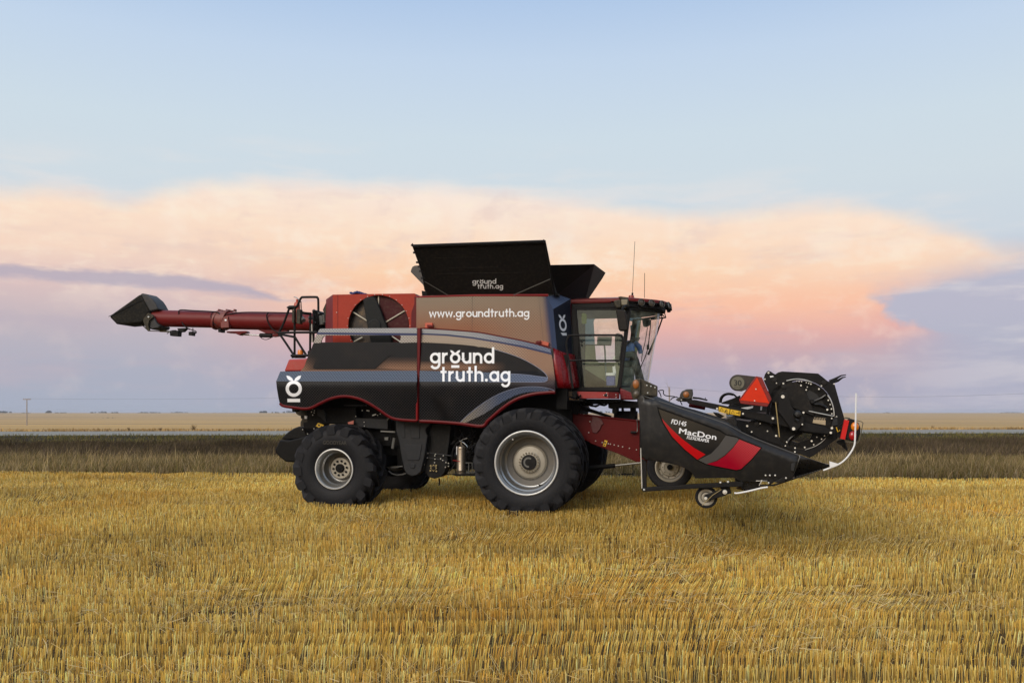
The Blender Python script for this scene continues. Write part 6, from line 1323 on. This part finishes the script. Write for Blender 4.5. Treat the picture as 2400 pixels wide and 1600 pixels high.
pl = pole(63, 280, 934, 997, 'pale power pole with crossarm standing in the far field at the left'); pr = pole(1569, 230, 907, 985, 'slim power pole seen between the cab and the header', True)
tb = bpy.data.objects.new('dead_tree', None); C.objects.link(tb); tb.location = (pr.x - .35, 229, zg(229)); tag(tb, 'bare dead tree rising beside the slim power pole behind the header', 'tree')
hz = pr.z - zg(229); mb = M(); mb.tube([(0, 0, 0), (.05, 0, hz * .7), (-.1, 0, hz + .2)], [.10, .08, .04], 6); mb.build('trunk', WOOD, tb)
mb = M(); mb.tube([(-.05, 0, hz * .95), (-.5, 0, hz + .8), (-1.2, 0, hz + 1.5)], [.045, .03, .012], 5); mb.tube([(-.45, 0, hz + .75), (-.5, 0, hz + 1.6), (-.8, 0, hz + 2.1)], [.03, .02, .01], 5); mb.tube([(0, 0, hz * .9), (.15, 0, hz + .5)], [.03, .01], 5); mb.build('branch', WOOD, tb)
def wire(a, b, sag, r, label):
    mb = M(); mb.tube([a.lerp(b, t / 16) + Vector((0, 0, -sag * 4 * (t / 16) * (1 - t / 16))) for t in range(17)], r, 4); o = mb.build('power_wire', WIRE, None); tag(o, label, 'wire', 'wires of the power line')
wire(pl, pr, 1.2, .022, 'thin power wire hanging from the pale pole to the slim pole'); wire(pr, Vector(((2420 - 1200) / 2000 * 190, 190, H + (967 - 921) * 190 / 2000)), 1.6, .020, 'thin power wire running from the slim pole to the right edge')
# --- far trees on the horizon ---
FOL = tint_mat('far_foliage', .2)
def copse(x0, x1, y0, Yd, label, ybase=None):
    w = (x1 - x0) * Yd / 2000; hh = (968 - y0) * Yd / 2000; X = ((x0 + x1) / 2 - 1200) / 2000 * Yd; zb = zg(Yd) if ybase is None else H - (ybase - 967) * Yd / 2000
    if ybase is not None: hh = (ybase - y0) * Yd / 2000
    o = bpy.data.objects.new('tree_bluff', None); C.objects.link(o); o.location = (X, Yd, zb); tag(o, label, 'trees', 'clumps of trees on the horizon')
    n = 1100; nb = max(3, int(w / hh * 1.6)); bx = rng.uniform(-w / 2, w / 2, nb); bh = hh * rng.uniform(.55, 1, nb) * (1 - .35 * (2 * np.abs(bx) / w) ** 2); bi = rng.integers(0, nb, n)
    th, ph = rng.uniform(0, 6.28, n), rng.uniform(0, 1, n); rr = rng.random(n) ** .4
    bw = max(w / nb * .8, hh * .35)
    P = np.stack([bx[bi] + bw * rr * np.cos(th) * np.sqrt(1 - ph ** 2), bw * rr * np.sin(th), bh[bi] * (.12 + .88 * ph * rr)], 1)
    s = hh * .055; D = rng.normal(0, s, (n, 4, 3)); D[:, 0] += [-s, 0, 0]; D[:, 2] += [s, 0, 0]; D[:, 1] += [0, 0, -s]; D[:, 3] += [0, 0, s]
    V = (P[:, None] + D).reshape(-1, 3); cc = np.repeat(pick([(62, 70, 58), (74, 80, 66), (54, 60, 54)], n)[:, None], 4, 1).reshape(-1, 3)
    f = np_mesh('foliage', V, np.arange(n * 4).reshape(-1, 4), np.clip(cc, 0, 1), FOL); f.parent = o
    mb = M(); [mb.rod((b, 0, 0), (b, 0, hh * .4), hh * .02, 5) for b in bx]; mb.build('trunk', WOOD, o)
for a in ((-8, 32, 962, 1800, 'small dark tree clump on the horizon at the far left edge'), (52, 72, 966, 1800, 'tiny low bush clump on the horizon at the foot of the pale power pole'), (110, 126, 961, 1800, 'single rounded dark tree on the horizon right of the pale pole'), (130, 160, 965, 1800, 'low bushes on the horizon beside the rounded tree'), (213, 276, 963, 1800, 'long dark tree clump with two humps on the horizon'), (321, 376, 964, 1800, 'flat topped dark tree clump on the horizon, right of the two humps'),
          (402, 440, 964, 2600, 'faint pale tree row on the horizon between the dark clumps and the combine'), (480, 570, 966, 2600, 'faintest thin tree row on the horizon left of the combine'), (610, 624, 960, 2000, 'upright tree on the horizon just left of the combine body'), (636, 653, 964, 2000, 'low rounded tree on the horizon touching the combine body'), (656, 720, 961, 2200, 'tree row on the horizon partly hidden behind the combine tail'),
          (1400, 1450, 962, 2200, 'tree row on the horizon seen in the gap above the feeder house'), (2345, 2412, 965, 2400, 'low tree row on the horizon at the right edge'), (2070, 2085, 966, 2200, 'speck of trees on the horizon right of the lamps')): copse(*a)
copse(240, 276, 977, 880, 'grey bush patch lying in the far field below the two humped trees', 982); copse(2198, 2258, 979.5, 850, 'dark low bush patch in the far field at the right', 984)
# --- evening haze over the plain ---
hz_ = M(); hz_.box((-9500, -75, -24), (9500, 9100, 14))
hm = bpy.data.meshes.new('haze'); hm.from_pydata(hz_.v, [], hz_.f)
hmat = bpy.data.materials.new('haze_air'); hmat.use_nodes = True; ht = hmat.node_tree; ht.nodes.clear()
pv = ht.nodes.new('ShaderNodeVolumePrincipled'); pv.inputs['Color'].default_value = (0.86, 0.88, 0.95, 1); pv.inputs['Density'].default_value = 1.7e-4
hout = ht.nodes.new('ShaderNodeOutputMaterial'); ht.links.new(pv.outputs[0], hout.inputs['Volume'])
hm.materials.append(hmat); hzo = bpy.data.objects.new('haze', hm); C.objects.link(hzo); hzo['kind'] = 'stuff'
